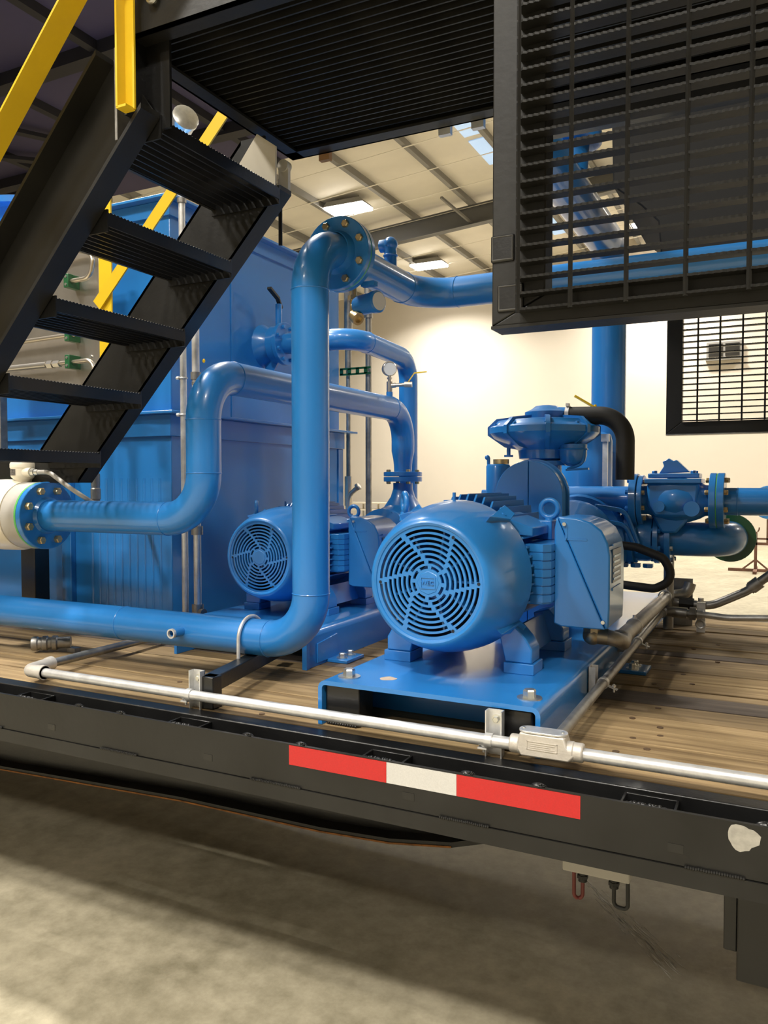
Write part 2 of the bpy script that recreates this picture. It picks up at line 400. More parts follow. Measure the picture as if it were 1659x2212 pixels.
# stake pockets every 0.61 m, weld lumps between
pk = MB(); X0 = -.2365
for (a, b, c, d) in ((X0 - .056, X0 - .050, .009, .070), (X0 + .050, X0 + .056, .009, .070), (X0 - .056, X0 + .056, .009, .014), (X0 - .056, X0 + .056, .066, .070)):
    pk.box(a, b, c, d, .86, .937)
pk0 = part('stake_pocket', pk, BLACK, trailer, bev=.0015)
for k in range(-8, 4):
    if k: clone(pk0, (.6125 * k, 0, 0))
random.seed(3)
wl = MB()
for i in range(16):
    wl.ball((X0 - .04 + .005 * i + random.uniform(-.002, .002), .011, .936 + random.uniform(-.003, .002)), random.uniform(.004, .0065), 8, 6)
w0 = part('weld_bead', wl, BLACK, pk0)
for o in [c for c in trailer.children if c.name.startswith('stake_pocket.')]:
    c = w0.copy(); COL.objects.link(c); c.parent = o
lm = MB().ball((X0 + .22, .013, .936), .018, 12, 8, sq=(1.1, .5, .55))
for i in range(10): lm.ball((X0 + .22 + random.uniform(-.016, .016), .006, .938 + random.uniform(0, .007)), .003, 6, 5)
l0 = part('weld_lump', lm, BLACK, trailer)
for k in range(-8, 3):
    for dx in (0, .165):
        if k or dx: clone(l0, (.6125 * k + dx, 0, 0))
# weld seams along the lower lip
for i in range(11):
    x = -4.4 + i * .53; mb = MB(); random.seed(i)
    n = random.randint(20, 34)
    for j in range(n): mb.ball((x + j * .0048, -.004, .833 + random.uniform(-.0008, .0008)), .0036, 6, 4)
    part('weld_seam', mb, BLACKD, trailer)
sl = part('crossmember_end', MB().box(-.195, -.165, -.0008, .002, .856, .874), BLACK, trailer)
for k in range(-7, 3):
    if k: clone(sl, (.592 * k, 0, 0))
# reflective tape, three segments
for (a, b, m, l) in ((-1.104, -.8295, RED, 'red reflective strip left of the white one'), (-.829, -.6515, WHT, 'white reflective strip'), (-.651, -.371, RED, 'red reflective strip right of the white one')):
    part('reflective_strip', MB().box(a, b, -.0012, 0, .888, .9375), m, trailer, label=l)
# bare patch on the rail
poly = []
for i in range(22):
    a = 2 * PI * i / 22; r = .027 * (1 + .12 * math.sin(3 * a + 1) + random.uniform(-.06, .06)); poly.append((-.057 + r * math.cos(a) * 1.05, -.0006, .911 + r * math.sin(a) * .95))
part('bare_patch', MB().prism(poly, (0, .001, 0)), mat('bare_metal_patch', (0.42, 0.40, 0.35), .55, .3, var=.15, vscale=60), trailer)
# deck planks
YB = [.122, .247, .370, .490, .622, .756, .894, .966, 1.09, 1.215, 1.345, 1.474, 1.560, 1.675, 1.794, 1.92, 2.05, 2.18, 2.31, 2.43]
random.seed(11)
planks = []
for i in range(len(YB) - 1):
    g = .012 if abs(YB[i + 1] - .966) < 1e-6 else .0055
    dz = random.uniform(-.003, .001)
    mb = MB().box(TX0, TX1, YB[i] + .0012, YB[i + 1] - g, DZ - .04, DZ + dz)
    planks.append(part('plank', mb, WOODD if i in (5, 11) else WOOD, trailer, bev=.002))
# wood plugs
pl = None
for i, xs in enumerate([[-2.1, -1.3, -.31, .25], [-1.75, -.35, -.285], [-.27, -.33], [-.36, -.28, -1.2], [-.31], [], [-.33], [-.25, -.36], [-.29], [-.34], [-.2], [], [-.3], [-.22]]):
    for j, x in enumerate(xs):
        y = YB[i] + (.035 if j % 2 else .085) * (YB[i + 1] - YB[i]) / .12
        mb = MB().cyl((x, y, DZ - .004), (x, y, DZ + .0012), .0085, n=10)
        part('plug', mb, KNOT, planks[i])
part('far_rail', MB().box(TX0, TX1, 2.432, 2.53, .80, .945), BLACK, trailer, bev=.003)
for x in [-5.2 + .61 * i for i in range(11)]:
    part('crossmember', MB().box(x - .04, x + .04, .096, 2.43, .80, .909), BLACK, trailer)
# main beams with the raised gooseneck curve
low_line = [(-5.4, .30), (-3.17, .305), (-2.09, .352), (-1.45, .357), (-1.175, .372), (-.95, .405), (-.78, .46), (-.64, .55), (-.5, .66), (-.3, .70), (1.7, .70)]
for y in (.72, 1.78):
    mb = MB().prism([(x, y + .06, z) for x, z in low_line] + [(1.7, y + .06, .80), (-5.4, y + .06, .80)], (0, .02, 0))
    part('main_beam', mb, BLACK, trailer)
    mb = MB().prism([(x, y, z) for x, z in low_line] + [(x, y, z + .018) for x, z in reversed(low_line)], (0, .14, 0))
    part('beam_flange', mb, BLACKD, trailer)
mb = MB().prism([(x, .717, z) for x, z in low_line[:6]] + [(x, .717, z + .006) for x, z in reversed(low_line[:6])], (0, .003, 0))
part('rust_line', mb, ORANGE, trailer)
# landing leg at the right
leg = part('landing_leg', MB().box(-.078, .06, .33, .46, .432, .80), BLACK, trailer, bev=.004)
part('leg_bracket', MB().box(-.108, -.078, .35, .44, .49, .80), BLACK, trailer, bev=.003)
# ------------------------------------------------------------------ junction box under the rail
jb = thing('junction_box', 'grey junction box with two looped cables hanging under the trailer rail', 'box', (-.395, .32, .63))
part('enclosure', MB().box(-.475, -.312, .27, .37, .635, .80), GREYRING, jb, bev=.004)
for (x, x2) in ((-.428, -.448), (-.352, -.318)):
    g = part('cable_gland', MB().cyl((x, .29, .610), (x, .29, .636), .011, n=12).cyl((x, .29, .618), (x, .29, .626), .014, n=6), RUBBER, jb)
    part('cable', MB().tube(fillet([(x, .29, .612), (x, .29, .565), (x2, .285, .565), (x2, .28, .66)], .012, 6), .0048, 10), REDCAB if x < -.4 else RUBBER, jb)

# ================================================================== MOTOR
def polar_grille(mb, rings, na, gaps, y0, y1, r_out):
    """annular plate in the XZ plane; rings: list of (r0, r1, ring index or None)"""
    def P(r, i, y): a = 2 * PI * i / na; return (r * math.cos(a), y, r * math.sin(a))
    solid = []
    for (r0, r1, k) in rings:
        row = []
        for i in range(na):
            a = 360.0 * (i + .5) / na
            if k is None: row.append(True); continue
            cnt, off = gaps[k]; rm = (r0 + r1) / 2; hw = math.degrees(.0050 / rm)
            d = min(abs((a - off - j * 360.0 / cnt + 180) % 360 - 180) for j in range(cnt))
            row.append(d < hw)
        solid.append(row)
    vs = []; fs = []; idx = {}
    def vid(r, i, y):
        key = (round(r, 6), i % na, y)
        if key not in idx: idx[key] = len(vs); vs.append(P(r, i % na, y))
        return idx[key]
    for q, (r0, r1, k) in enumerate(rings):
        for i in range(na):
            if not solid[q][i]: continue
            fs.append((vid(r0, i, y0), vid(r1, i, y0), vid(r1, i + 1, y0), vid(r0, i + 1, y0)))
            fs.append((vid(r0, i, y1), vid(r0, i + 1, y1), vid(r1, i + 1, y1), vid(r1, i, y1)))
            if q == 0 or not solid[q - 1][i]: fs.append((vid(r0, i, y0), vid(r0, i + 1, y0), vid(r0, i + 1, y1), vid(r0, i, y1)))
            if q == len(rings) - 1 or not solid[q + 1][i]: fs.append((vid(r1, i, y0), vid(r1, i, y1), vid(r1, i + 1, y1), vid(r1, i + 1, y0)))
            if not solid[q][(i - 1) % na]: fs.append((vid(r0, i, y0), vid(r0, i, y1), vid(r1, i, y1), vid(r1, i, y0)))
            if not solid[q][(i + 1) % na]: fs.append((vid(r0, i + 1, y0), vid(r1, i + 1, y0), vid(r1, i + 1, y1), vid(r0, i + 1, y1)))
    mb._add(vs, fs)
def text_mesh(body, size, ext, loc, rot, parent, m, name):
    cu = bpy.data.curves.new('lettering', 'FONT'); cu.body = body; cu.size = size; cu.extrude = ext; cu.align_x = 'CENTER'; cu.align_y = 'CENTER'
    to = bpy.data.objects.new('lettering', cu); COL.objects.link(to)
    dg = bpy.context.evaluated_depsgraph_get(); dg.update()
    me = bpy.data.meshes.new_from_object(to.evaluated_get(dg)); bpy.data.objects.remove(to)
    me.materials.clear(); me.materials.append(m)
    o = bpy.data.objects.new(name, me); COL.objects.link(o); o.parent = parent
    o.location = Vector(loc) - ORG[parent]; o.rotation_euler = rot; ORG[o] = Vector(loc); return o

def motor(c, s, label, emblem, tall_fins=True):
    """c: centre of the fan cover face (front), s: size factor; axis along +Y"""
    c = V(c); base_z = c.z - .266 * s
    t = thing('electric_motor', label, 'motor', (c.x, c.y + .4 * s, base_z))
    B = lambda: MB(off=c, sc=s)
    # fan cover: front rim and bell
    prof = [(.1505, .002), (.153, -.003), (.159, -.0055), (.166, -.003), (.171, .004), (.176, .015), (.183, .032), (.194, .068), (.204, .11), (.2115, .16), (.215, .205), (.2155, .225), (.2115, .225), (.208, .16), (.19, .075), (.168, .016), (.156, .006)]
    cov = part('fan_cover', B().lathe(prof, (0, 0, 0), (0, 1, 0), 64, closed=True), BLUE, t)
    rings = [(.012, .0375, None)]; r = .0375; gaps = []
    offs = [10, -24, -17, -11, -7, -4, -1, 1]
    for k in range(8):
        rings.append((r, r + .0080, k)); rings.append((r + .0080, r + .01395, None)); r += .01395
        gaps.append((8 if k == 0 else 6, offs[k] + (30 if k == 0 else 0)))
    rings[-1] = (rings[-1][0], .1525, None)
    g = B(); polar_grille(g, rings, 180, gaps, 0.0, .007, .1525)
    g.lathe([(.0001, -.0015), (.030, -.0015), (.032, 0), (.032, .006), (.0001, .006)], (0, 0, 0), (0, 1, 0), 8)
    gr = part('fan_grille', g, BLUE, cov)
    if emblem:
        fr = B()
        for (a, b, cc, d) in ((-.021, .021, .013, .0155), (-.021, .021, -.0155, -.013), (-.021, -.0185, -.013, .013), (.0185, .021, -.013, .013)): fr.box(a, b, -.0035, -.001, cc, d)
        part('emblem_frame', fr, BLUE, cov)
        text_mesh('WEG', .0165, .0016, c + V(0, -.0030, 0), (PI / 2, 0, 0), cov, BLUE, 'emblem_letters')
    for i in range(4):
        a = math.radians((2, 60, 182, 300)[i]); p = (math.cos(a) * .141, -.0008, math.sin(a) * .141)
        part('screw_hole', B().cyl(p, (p[0], -.0002, p[2]), .0045, n=12), DARKVOID, cov)
    # fan behind the grille
    f = B(); f.cyl((0, .055, 0), (0, .12, 0), .05, n=20)
    for i in range(9):
        a = 2 * PI * i / 9; u = V(math.cos(a), 0, math.sin(a)); f.bar(u * .045 + V(0, .085, 0), u * .135 + V(0, .085, 0), .006, .06, up=(0, 1, 0))
    part('fan', f, BLUE, t)
    part('inner_shield', B().cyl((0, .150, 0), (0, .185, 0), .19, n=40), DARKVOID, t)
    # lugs that clamp the cover to the frame
    lug = [(.115, .148), (-.115, .148), (.145, -.120), (-.145, -.120)]
    for (lx, lz) in lug:
        n = V(lx, 0, lz).normalized(); p = n * .199
        mb = B(); tn = V(-n.z, 0, n.x)
        mb.prism([p + V(0, .10, 0), p + tn * .022 + V(0, .225, 0), p + n * .020 + tn * .02 + V(0, .235, 0), p + n * .020 - tn * .02 + V(0, .235, 0), p - tn * .022 + V(0, .225, 0)], n * .022)
        o = part('cover_lug', mb, BLUE, t, bev=.002 * s)
        part('lug_bolt', B().hexbolt(p + n * .018 + V(0, .215, 0), n, .008, .008), BLUE, o)
    part('breather', B().cyl((-.02, .235, .205), (-.02, .235, .236), .005, n=10).box(-.045, 0, .215, .25, .2, .214), BLUE, t)
    # finned frame
    fr = part('frame', B().lathe([(.12, .19), (.168, .20), (.170, .26), (.170, .62), (.150, .66), (.07, .70), (.05, .72)], (0, 0, 0), (0, 1, 0), 48), BLUE, t)
    # vertical fins on top, horizontal fins on both sides
    for i in range(11):
        xx = -.125 + .025 * i; zc = math.sqrt(max(.168 ** 2 - xx ** 2, 0)) - .006; zt = .232 - .062 * (abs(xx) / .125) ** 2
        mb = B().prism([(xx - .0028, .232, zc), (xx - .0028, .300, zt), (xx - .0028, .60, zt), (xx - .0028, .62, zc)], (.0056, 0, 0))
        part('fin', mb, BLUE, fr)
    for i in range(9):
        zz = -.10 + .026 * i; xc = math.sqrt(max(.168 ** 2 - zz ** 2, 0)) - .006
        for sg in (-1, 1):
            xt = .208 - .03 * (abs(zz) / .11) ** 2
            mb = B().prism([(sg * xc, .235, zz - .0028), (sg * xt, .262, zz - .0028), (sg * xt, .60, zz - .0028), (sg * xc, .615, zz - .0028)], (0, 0, .0056))
            part('fin', mb, BLUE, fr)
    # eyebolt pads and eyebolts
    for (ex, ey, ez, pad) in ((-.172, .222, .172, 0), (.190, .50, .150, 1)):
        mb = B().cyl((ex, ey, ez - .02), (ex, ey, ez + .006), .017, .013, n=14).torus((ex, ey, ez + .034), (0, 1, 0) if pad else (.8, .6, 0), .0265, .0085, 28, 10)
        part('eye_bolt', mb, BLUE, t)
    mb = B().prism([(.085, .25, .165), (.105, .25, .175), (.195, .30, .135), (.195, .30, .11), (.12, .25, .12)], (0, .22, 0)); part('lifting_pad', mb, BLUE, t, bev=.003)
    mb = B().box(.10, .205, .47, .54, .09, .150); part('lifting_pad', mb, BLUE, t, bev=.004)
    # feet on shim pads
    for sg in (-1, 1):
        for (ya, yb) in ((.205, .285), (.555, .635)):
            mb = B().prism([(sg * .222, ya, -.236), (sg * .145, ya, -.236), (sg * .125, ya, -.15), (sg * .175, ya, -.135), (sg * .205, ya, -.168), (sg * .222, ya, -.196)], (0, yb - ya, 0))
            o = part('foot', mb, BLUE, t, bev=.004 * s)
            part('shim_pad', B().box(sg * .229 if sg < 0 else .143, -.143 if sg < 0 else .229, ya - .006, yb + .006, -.266, -.236), BLUE, o, bev=.0015)
            part('foot_bolt', B().hexbolt((sg * .200, (ya + yb) / 2, -.196), (0, 0, 1), .010, .01), BLUE, o)
        mb = B().prism([(sg * .150, .285, -.150), (sg * .158, .285, -.150), (sg * .185, .285, -.236), (sg * .172, .285, -.236)], (0, .27, 0)); part('foot_web', mb, BLUE, t)
    part('shaft', B().cyl((0, .70, 0), (0, .83, 0), .030, n=20), STEEL, t)
    # terminal box on the +X side
    part('box_neck', B().prism([(.165, .285, -.082), (.228, .285, -.082), (.246, .305, -.082), (.246, .52, -.082), (.165, .52, -.082)], (0, 0, .172)), BLUE, t, bev=.003)
    for i in range(7):
        z = -.075 + i * .024; part('neck_rib', B().prism([(.175, .2825, z), (.230, .2825, z), (.2485, .3035, z), (.2485, .50, z), (.175, .50, z)], (0, 0, .020)), BLUE, t)
    A = [(.246, -.142), (.268, -.150), (.392, -.150), (.252, .166), (.246, .130)]
    Bp = [(.3935, -.150), (.402, -.140), (.404, -.09), (.404, .060), (.398, .095), (.380, .130), (.350, .152), (.31, .164), (.2545, .1665)]
    o1 = part('terminal_box', B().prism([(x, .345, z) for x, z in A], (0, .215, 0)), BLUE, t, bev=.004 * s)
    o2 = part('box_lid', B().prism([(x, .343, z) for x, z in Bp], (0, .22, 0)), BLUE, o1, bev=.005 * s)
    part('lid_recess', B().box(.282, .34, .3415, .345, .100, .106).box(.278, .284, .3415, .345, .10, .145), BLUE, o1)
    part('lid_screw', B().cyl((.276, .335, .146), (.276, .348, .146), .0055, n=10), ZINC, o1)
    part('lid_screw', B().cyl((.387, .336, -.128), (.387, .348, -.128), .0055, n=10), ZINC, o1)
    pn = B().box(.404, .4065, .375, .50, -.02, .075); part('rating_plate', pn, BLUELAB, o1)
    rr = B()
    for i in range(5): rr.box(.4065, .408, .385, .49 - .02 * (i % 2), -.012 + .016 * i, -.006 + .016 * i)
    rr.box(.404, .407, .375, .50, -.042, -.034).box(.404, .407, .375, .50, .085, .091)
    part('plate_lettering', rr, BLUE, o1)
    return t
motor((-.831, .25, 1.336), 1.0, 'large blue electric motor with slotted round fan cover on the near skid', True)
motor((-1.765, .80, 1.318), .88, 'smaller blue electric motor behind the tall vertical pipe on the rear skid', False)
# ================================================================== SKIDS
def u_channel(mb, x0, x1, zt, zb, t, r, y0, y1):
    out = [(x0, zb)] + [(x0 + r - r * math.cos(a), zt - r + r * math.sin(a)) for a in [PI / 2 * i / 6 for i in range(7)]]
    out += [(x1 - r + r * math.sin(a), zt - r + r * math.cos(a)) for a in [PI / 2 * i / 6 for i in range(7)]] + [(x1, zb)]
    ri = max(r - t, .004); a0, a1, zi = x0 + t, x1 - t, zt - t
    inn = [(a1, zb)] + [(a1 - ri + ri * math.cos(a), zi - ri + ri * math.sin(a)) for a in [PI / 2 * i / 6 for i in range(7)]]
    inn += [(a0 + ri - ri * math.sin(a), zi - ri + ri * math.cos(a)) for a in [PI / 2 * i / 6 for i in range(7)]] + [(a0, zb)]
    # build as quads between outer and inner so the U stays open
    n = len(out); inn = inn[::-1]
    vs = [(x, y0, z) for x, z in out] + [(x, y0, z) for x, z in inn] + [(x, y1, z) for x, z in out] + [(x, y1, z) for x, z in inn]
    fs = []
    for i in range(n - 1):
        fs += [(i, i + 1, n + i + 1, n + i), (2 * n + i, 3 * n + i, 3 * n + i + 1, 2 * n + i + 1), (i, 2 * n + i, 2 * n + i + 1, i + 1), (n + i, n + i + 1, 3 * n + i + 1, 3 * n + i)]
    fs += [(0, n, 3 * n, 2 * n), (n - 1, 3 * n - 1, 4 * n - 1, 2 * n - 1)]
    mb._add(vs, fs); return mb
SK1 = thing('pump_skid', 'bent blue steel skid plate under the large near motor', 'skid', (-.805, 1.2, DZ))
part('skid_plate', u_channel(MB(), -1.11, -.50, 1.07, DZ, .012, .022, .15, 2.32), BLUE, SK1)
part('cross_web', MB().box(-1.096, -.514, .36, .37, DZ, 1.057), BLUE, SK1)
part('tie_down_tube', MB().box(-1.094, -.992, .165, .245, DZ, 1.056), BLACK, SK1, bev=.003)
part('tie_down_tube', MB().box(-.606, -.522, .165, .245, DZ, 1.056), BLACK, SK1, bev=.006)
bolts_on(SK1, [(-1.05, .215, 1.07), (-.548, .225, 1.07)], (0, 0, 1), .0165, .020, ZINC, 'hold_down_bolt', .031)
patch = []
for i in range(18):
    a = 2 * PI * i / 18; patch.append((-.945 + .022 * math.cos(a) * (1 + .15 * math.sin(2 * a)), .245 + .020 * math.sin(a) * (1 + .2 * math.cos(3 * a)), 1.0695))
part('bare_spot', MB().prism(patch, (0, 0, .0011)), TAN, SK1)
part('floor_tab', MB().box(-.50, -.40, 1.10, 1.22, DZ, DZ + .012), BLUE, SK1, bev=.002)
bolts_on(SK1, [(-.45, 1.135, DZ + .012), (-.45, 1.185, DZ + .012)], (0, 0, 1), .013, .016, ZINC, 'floor_bolt', .022)
wd2 = MB()
for i in range(12): wd2.ball((-1.085 + i * .0075, .163, .953), .0045, 8, 5)
part('weld_bead', wd2, BLACK, SK1)

SK2 = thing('pump_skid', 'blue steel channel skid under the smaller rear motor', 'skid', (-1.765, 1.5, DZ))
part('skid_plate', u_channel(MB(), -2.06, -1.47, 1.084, DZ, .012, .03, .66, 2.38), BLUE, SK2)
part('end_plate', MB().box(-1.482, -1.464, .655, .675, DZ, 1.06), BLUE, SK2)
part('side_stiffener', MB().prism([(-1.470, .73, 1.03), (-1.470, .87, 1.045), (-1.470, .87, DZ + .01), (-1.470, .73, DZ + .01)], (.006, 0, 0)), BLUE, SK2, bev=.002)
part('floor_tab', MB().box(-1.47, -1.385, .80, .93, DZ, DZ + .012), BLUE, SK2, bev=.002)
bolts_on(SK2, [(-1.425, .835, DZ + .012), (-1.425, .895, DZ + .012)], (0, 0, 1), .0125, .016, ZINC, 'floor_bolt', .021)

# ================================================================== PIPE SPOOLS
PR = .0580
riser = thing('pipe_spool', 'tall blue vertical pipe rising from the low horizontal pipe to a bolted flange', 'pipe', (-1.305, .43, 1.043))
path = fillet([(-4.6, .43, 1.102), (-1.305, .43, 1.102), (-1.305, .43, 2.345), (-1.305, .60, 2.345)], .155, 12)
part('pipe', MB().tube(path, PR, 36), BLUE, riser)
for (c, a) in (((-1.46, .43, 1.102), (1, 0, 0)), ((-1.305, .43, 1.257), (0, 0, 1)), ((-1.305, .43, 2.19), (0, 0, 1)), ((-2.08, .43, 1.102), (1, 0, 0))): ring(riser, c, a, PR)
flange(riser, (-1.305, .612, 2.345), (0, -1, 0), .118, .022, PR, 8, .0125, .012, BRASSZ, both=False, hub=.03)
part('gasket', MB().lathe([(.07, 0), (.1165, 0), (.1165, .004), (.07, .004)], (-1.305, .613, 2.345), (0, 1, 0), 40, True), GREENP, riser)
part('drain_nipple', MB().lathe([(.0155, 0), (.0155, .055), (.0115, .055), (.0115, .0)], (-1.775, .385, 1.108), (0, -1, 0), 20, True), BLUE, riser)
part('nipple_thread', MB().lathe([(.0160, .0), (.0160, .010), (.0112, .010), (.0112, 0)], (-1.775, .331, 1.108), (0, -1, 0), 20, True), GALV, riser)

over = thing('pipe_spool', 'blue overhead pipe running back from the big flange then right behind the grating', 'pipe', (-.6, 1.25, 2.28))
flange(over, (-1.305, .618, 2.345), (0, 1, 0), .118, .022, PR, 8, .0125, .012, BRASSZ, both=False, hub=.03)
part('pipe', MB().tube(fillet([(-1.305, .64, 2.345), (-1.305, 1.25, 2.342), (1.4, 1.25, 2.335)], .165, 12), PR, 36), BLUE, over)
ring(over, (-1.305, 1.085, 2.343), (0, 1, 0), PR); ring(over, (-1.14, 1.25, 2.342), (1, 0, 0), PR)
part('pipe_clip', MB().box(-1.25, -1.20, .655, .68, 2.245, 2.26), BLUE, over)
part('vent_elbow', MB().tube(fillet([(-1.305, .99, 2.38), (-1.305, .99, 2.475), (-1.345, .99, 2.475)], .028, 8), .0235, 18).torus((-1.305, .99, 2.436), (0, 0, 1), .0235, .004, 20, 8).ball((-1.305, .99, 2.478), .027), BLUE, over)

FY, FZ = .44, 1.477
fl = thing('pipe_spool', 'blue pipe from the white flow meter up and over to the rear pump', 'pipe', (-1.73, .44, 1.4))
pth = fillet([(-2.47, FY, FZ), (-1.73, FY, FZ), (-1.73, FY, 1.965), (-1.73, 2.0, 1.965), (-1.73, 2.0, 1.80)], .155, 12)
pth += [V(-1.73, 2.0, 1.76), V(-1.73, 2.0, 1.72), V(-1.73, 2.0, 1.69), V(-1.73, 2.0, 1.655)]
part('pipe', MB().tube(pth, [PR] * (len(pth) - 3) + [.050, .046, .045], 36), BLUE, fl)
for (c, a) in (((-1.885, FY, FZ), (1, 0, 0)), ((-1.73, FY, 1.632), (0, 0, 1)), ((-1.73, FY, 1.81), (0, 0, 1)), ((-1.73, .595, 1.965), (0, 1, 0)), ((-1.73, 1.845, 1.965), (0, 1, 0))): ring(fl, c, a, PR)
flange(fl, (-2.495, FY, FZ), (1, 0, 0), .127, .024, PR, 8, .0150, .017, BRASSZ, both=False, hub=.012)
flange(fl, (-1.73, 2.0, 1.633), (0, 0, 1), .098, .022, .045, 4, .011, .012, BRASSZ, both=False)
part('paint_mark', MB().ball((-1.755, .475, 2.012), .006, sq=(1, .6, 1.2)), YELLOW, fl)
# flow meter
fm = thing('flow_meter', 'cream white flow meter with round transmitter head at the left', 'flow meter', (-2.66, FY, 1.34))
part('meter_body', MB().lathe([(.055, -.36), (.128, -.36), (.131, -.33), (.134, -.30), (.137, -.20), (.135, -.11), (.128, -.085), (.10, -.085)], (-2.497, FY, FZ), (1, 0, 0), 48), WHITE, fm)
part('end_ring', MB().lathe([(.06, -.085), (.122, -.085), (.1265, -.080), (.1265, -.016), (.1245, -.008), (.06, -.008)], (-2.497, FY, FZ), (1, 0, 0), 48), GREYRING, fm)
part('gasket', MB().lathe([(.06, -.008), (.126, -.008), (.126, 0.001), (.06, 0.001)], (-2.497, FY, FZ), (1, 0, 0), 40), GREENP, fm)
part('gasket', MB().lathe([(.06, -.37), (.140, -.37), (.140, -.36), (.06, -.36)], (-2.497, FY, FZ), (1, 0, 0), 40), GREENP, fm)
part('rating_label', MB().box(-2.80, -2.70, FY - .1385, FY - .13, 1.455, 1.50), WHITE, fm)
hx = -2.60
hd = part('transmitter_head', MB().lathe([(.030, 1.598 - FZ), (.034, 1.612 - FZ), (.046, 1.622 - FZ), (.048, 1.63 - FZ), (.048, 1.655 - FZ), (.050, 1.657 - FZ), (.050, 1.672 - FZ), (.044, 1.682 - FZ), (.0, 1.684 - FZ)], (hx, FY, FZ), (0, 0, 1), 32), WHITE, fm)
part('cable_port', MB().cyl((hx + .03, FY - .02, 1.640), (hx + .066, FY - .02, 1.640), .017, n=18), WHITE, hd)
lb = MB()
for i in range(5):
    a0 = math.radians(-122 + i * 9); a1 = a0 + math.radians(9); R = .0485
    lb._add([(hx + R * math.cos(a0), FY + R * math.sin(a0), 1.628), (hx + R * math.cos(a1), FY + R * math.sin(a1), 1.628), (hx + R * math.cos(a1), FY + R * math.sin(a1), 1.652), (hx + R * math.cos(a0), FY + R * math.sin(a0), 1.652)], [(0, 1, 2, 3)])
part('nameplate', lb, LABELM, hd, label='small dark nameplate with fine print')
fc = thing('flexible_conduit', 'grey flexible cable conduit curving from the flow meter head', 'conduit', (-2.45, .5, 1.5))
part('gland', MB().cyl((hx + .064, FY - .02, 1.64), (hx + .085, FY - .02, 1.64), .014, n=8).cyl((hx + .085, FY - .02, 1.64), (hx + .10, FY - .018, 1.64), .011, n=16), ZINC, fc)
part('hose', MB().tube(fillet([(hx + .095, FY - .018, 1.64), (-2.44, .42, 1.640), (-2.34, .42, 1.585), (-2.26, .45, 1.53), (-2.28, .60, 1.47)], .09, 7), .0085, 14), GREYRING, fc)

# ---- support arm and u-bolt under the low pipe
sp = thing('pipe_support', 'black square tube bracket holding the low blue pipe', 'bracket', (-1.47, .15, DZ))
part('post', MB().box(-1.491, -1.446, .125, .168, DZ, 1.043), BLACK, sp, bev=.003)
part('arm', MB().bar((-1.468, .13, 1.020), (-1.575, .652, 1.020), .046, .046), BLACK, sp, bev=.003)
ub = [V(-1.535 - .5 * 0, .43 + .066 * math.cos(a), 1.102 + .066 * math.sin(a)) for a in [PI * i / 14 for i in range(15)]]
single('u_bolt', MB().tube([V(-1.535, .496, 1.03)] + ub + [V(-1.535, .364, 1.03)], .0062, 12), GALV, 'zinc plated u-bolt strapping the low blue pipe to its bracket', 'u-bolt')

# ================================================================== REAR PUMP
def volute(parent, c, R, w, mats=BLUE):
    c = V(c); prof = [(.04, -w * .95), (R * .55, -w * .9), (R * .80, -w * .62), (R * .95, -w * .5), (R, -w * .2), (R, w * .2), (R * .95, w * .5), (R * .8, w * .62), (R * .5, w * .85), (.05, w * .95)]
    return part('volute', MB().lathe(prof, c, (0, 1, 0), 40), mats, parent)
rp = thing('centrifugal_pump', 'blue centrifugal pump behind the smaller rear motor', 'pump', (-1.73, 2.0, 1.084))
volute(rp, (-1.73, 2.0, 1.330), .175, .11)
part('discharge_neck', MB().lathe([(.16, 1.36 - 1.6), (.135, 1.42 - 1.6), (.095, 1.48 - 1.6), (.062, 1.53 - 1.6), (.050, 1.57 - 1.6), (.050, 1.60 - 1.6)], (-1.73, 2.0, 1.6), (0, 0, 1), 32), BLUE, rp)
flange(rp, (-1.73, 2.0, 1.630), (0, 0, -1), .098, .024, .045, 4, .011, .012, BRASSZ, both=False)
part('bearing_frame', MB().lathe([(.06, 1.42), (.085, 1.43), (.088, 1.56), (.10, 1.58), (.10, 1.60), (.085, 1.62), (.095, 1.70), (.125, 1.75), (.145, 1.77), (.145, 1.79), (.12, 1.80), (.15, 1.86), (.16, 1.90)], (-1.73, 0, 1.330), (0, 1, 0), 36), BLUE, rp)
for i in range(8):
    a = 2 * PI * (i + .5) / 8; part('frame_bolt', MB().hexbolt((-1.73 + .133 * math.cos(a), 1.77, 1.330 + .133 * math.sin(a)), (0, -1, 0), .008, .009), BLUE, rp)
part('coupling_guard', MB().prism([(-1.73 + .09 * math.cos(a), 1.30, 1.328 + .09 * math.sin(a)) for a in [-.2 + (PI + .4) * i / 12 for i in range(13)]] + [(-1.83, 1.30, 1.084), (-1.63, 1.30, 1.084)], (0, .13, 0)), BLUE, rp)
part('pump_foot', MB().box(-1.86, -1.60, 1.93, 2.07, 1.084, 1.24), BLUE, rp, bev=.004)
part('pump_foot', MB().box(-1.80, -1.66, 1.47, 1.53, 1.084, 1.27), BLUE, rp, bev=.004)
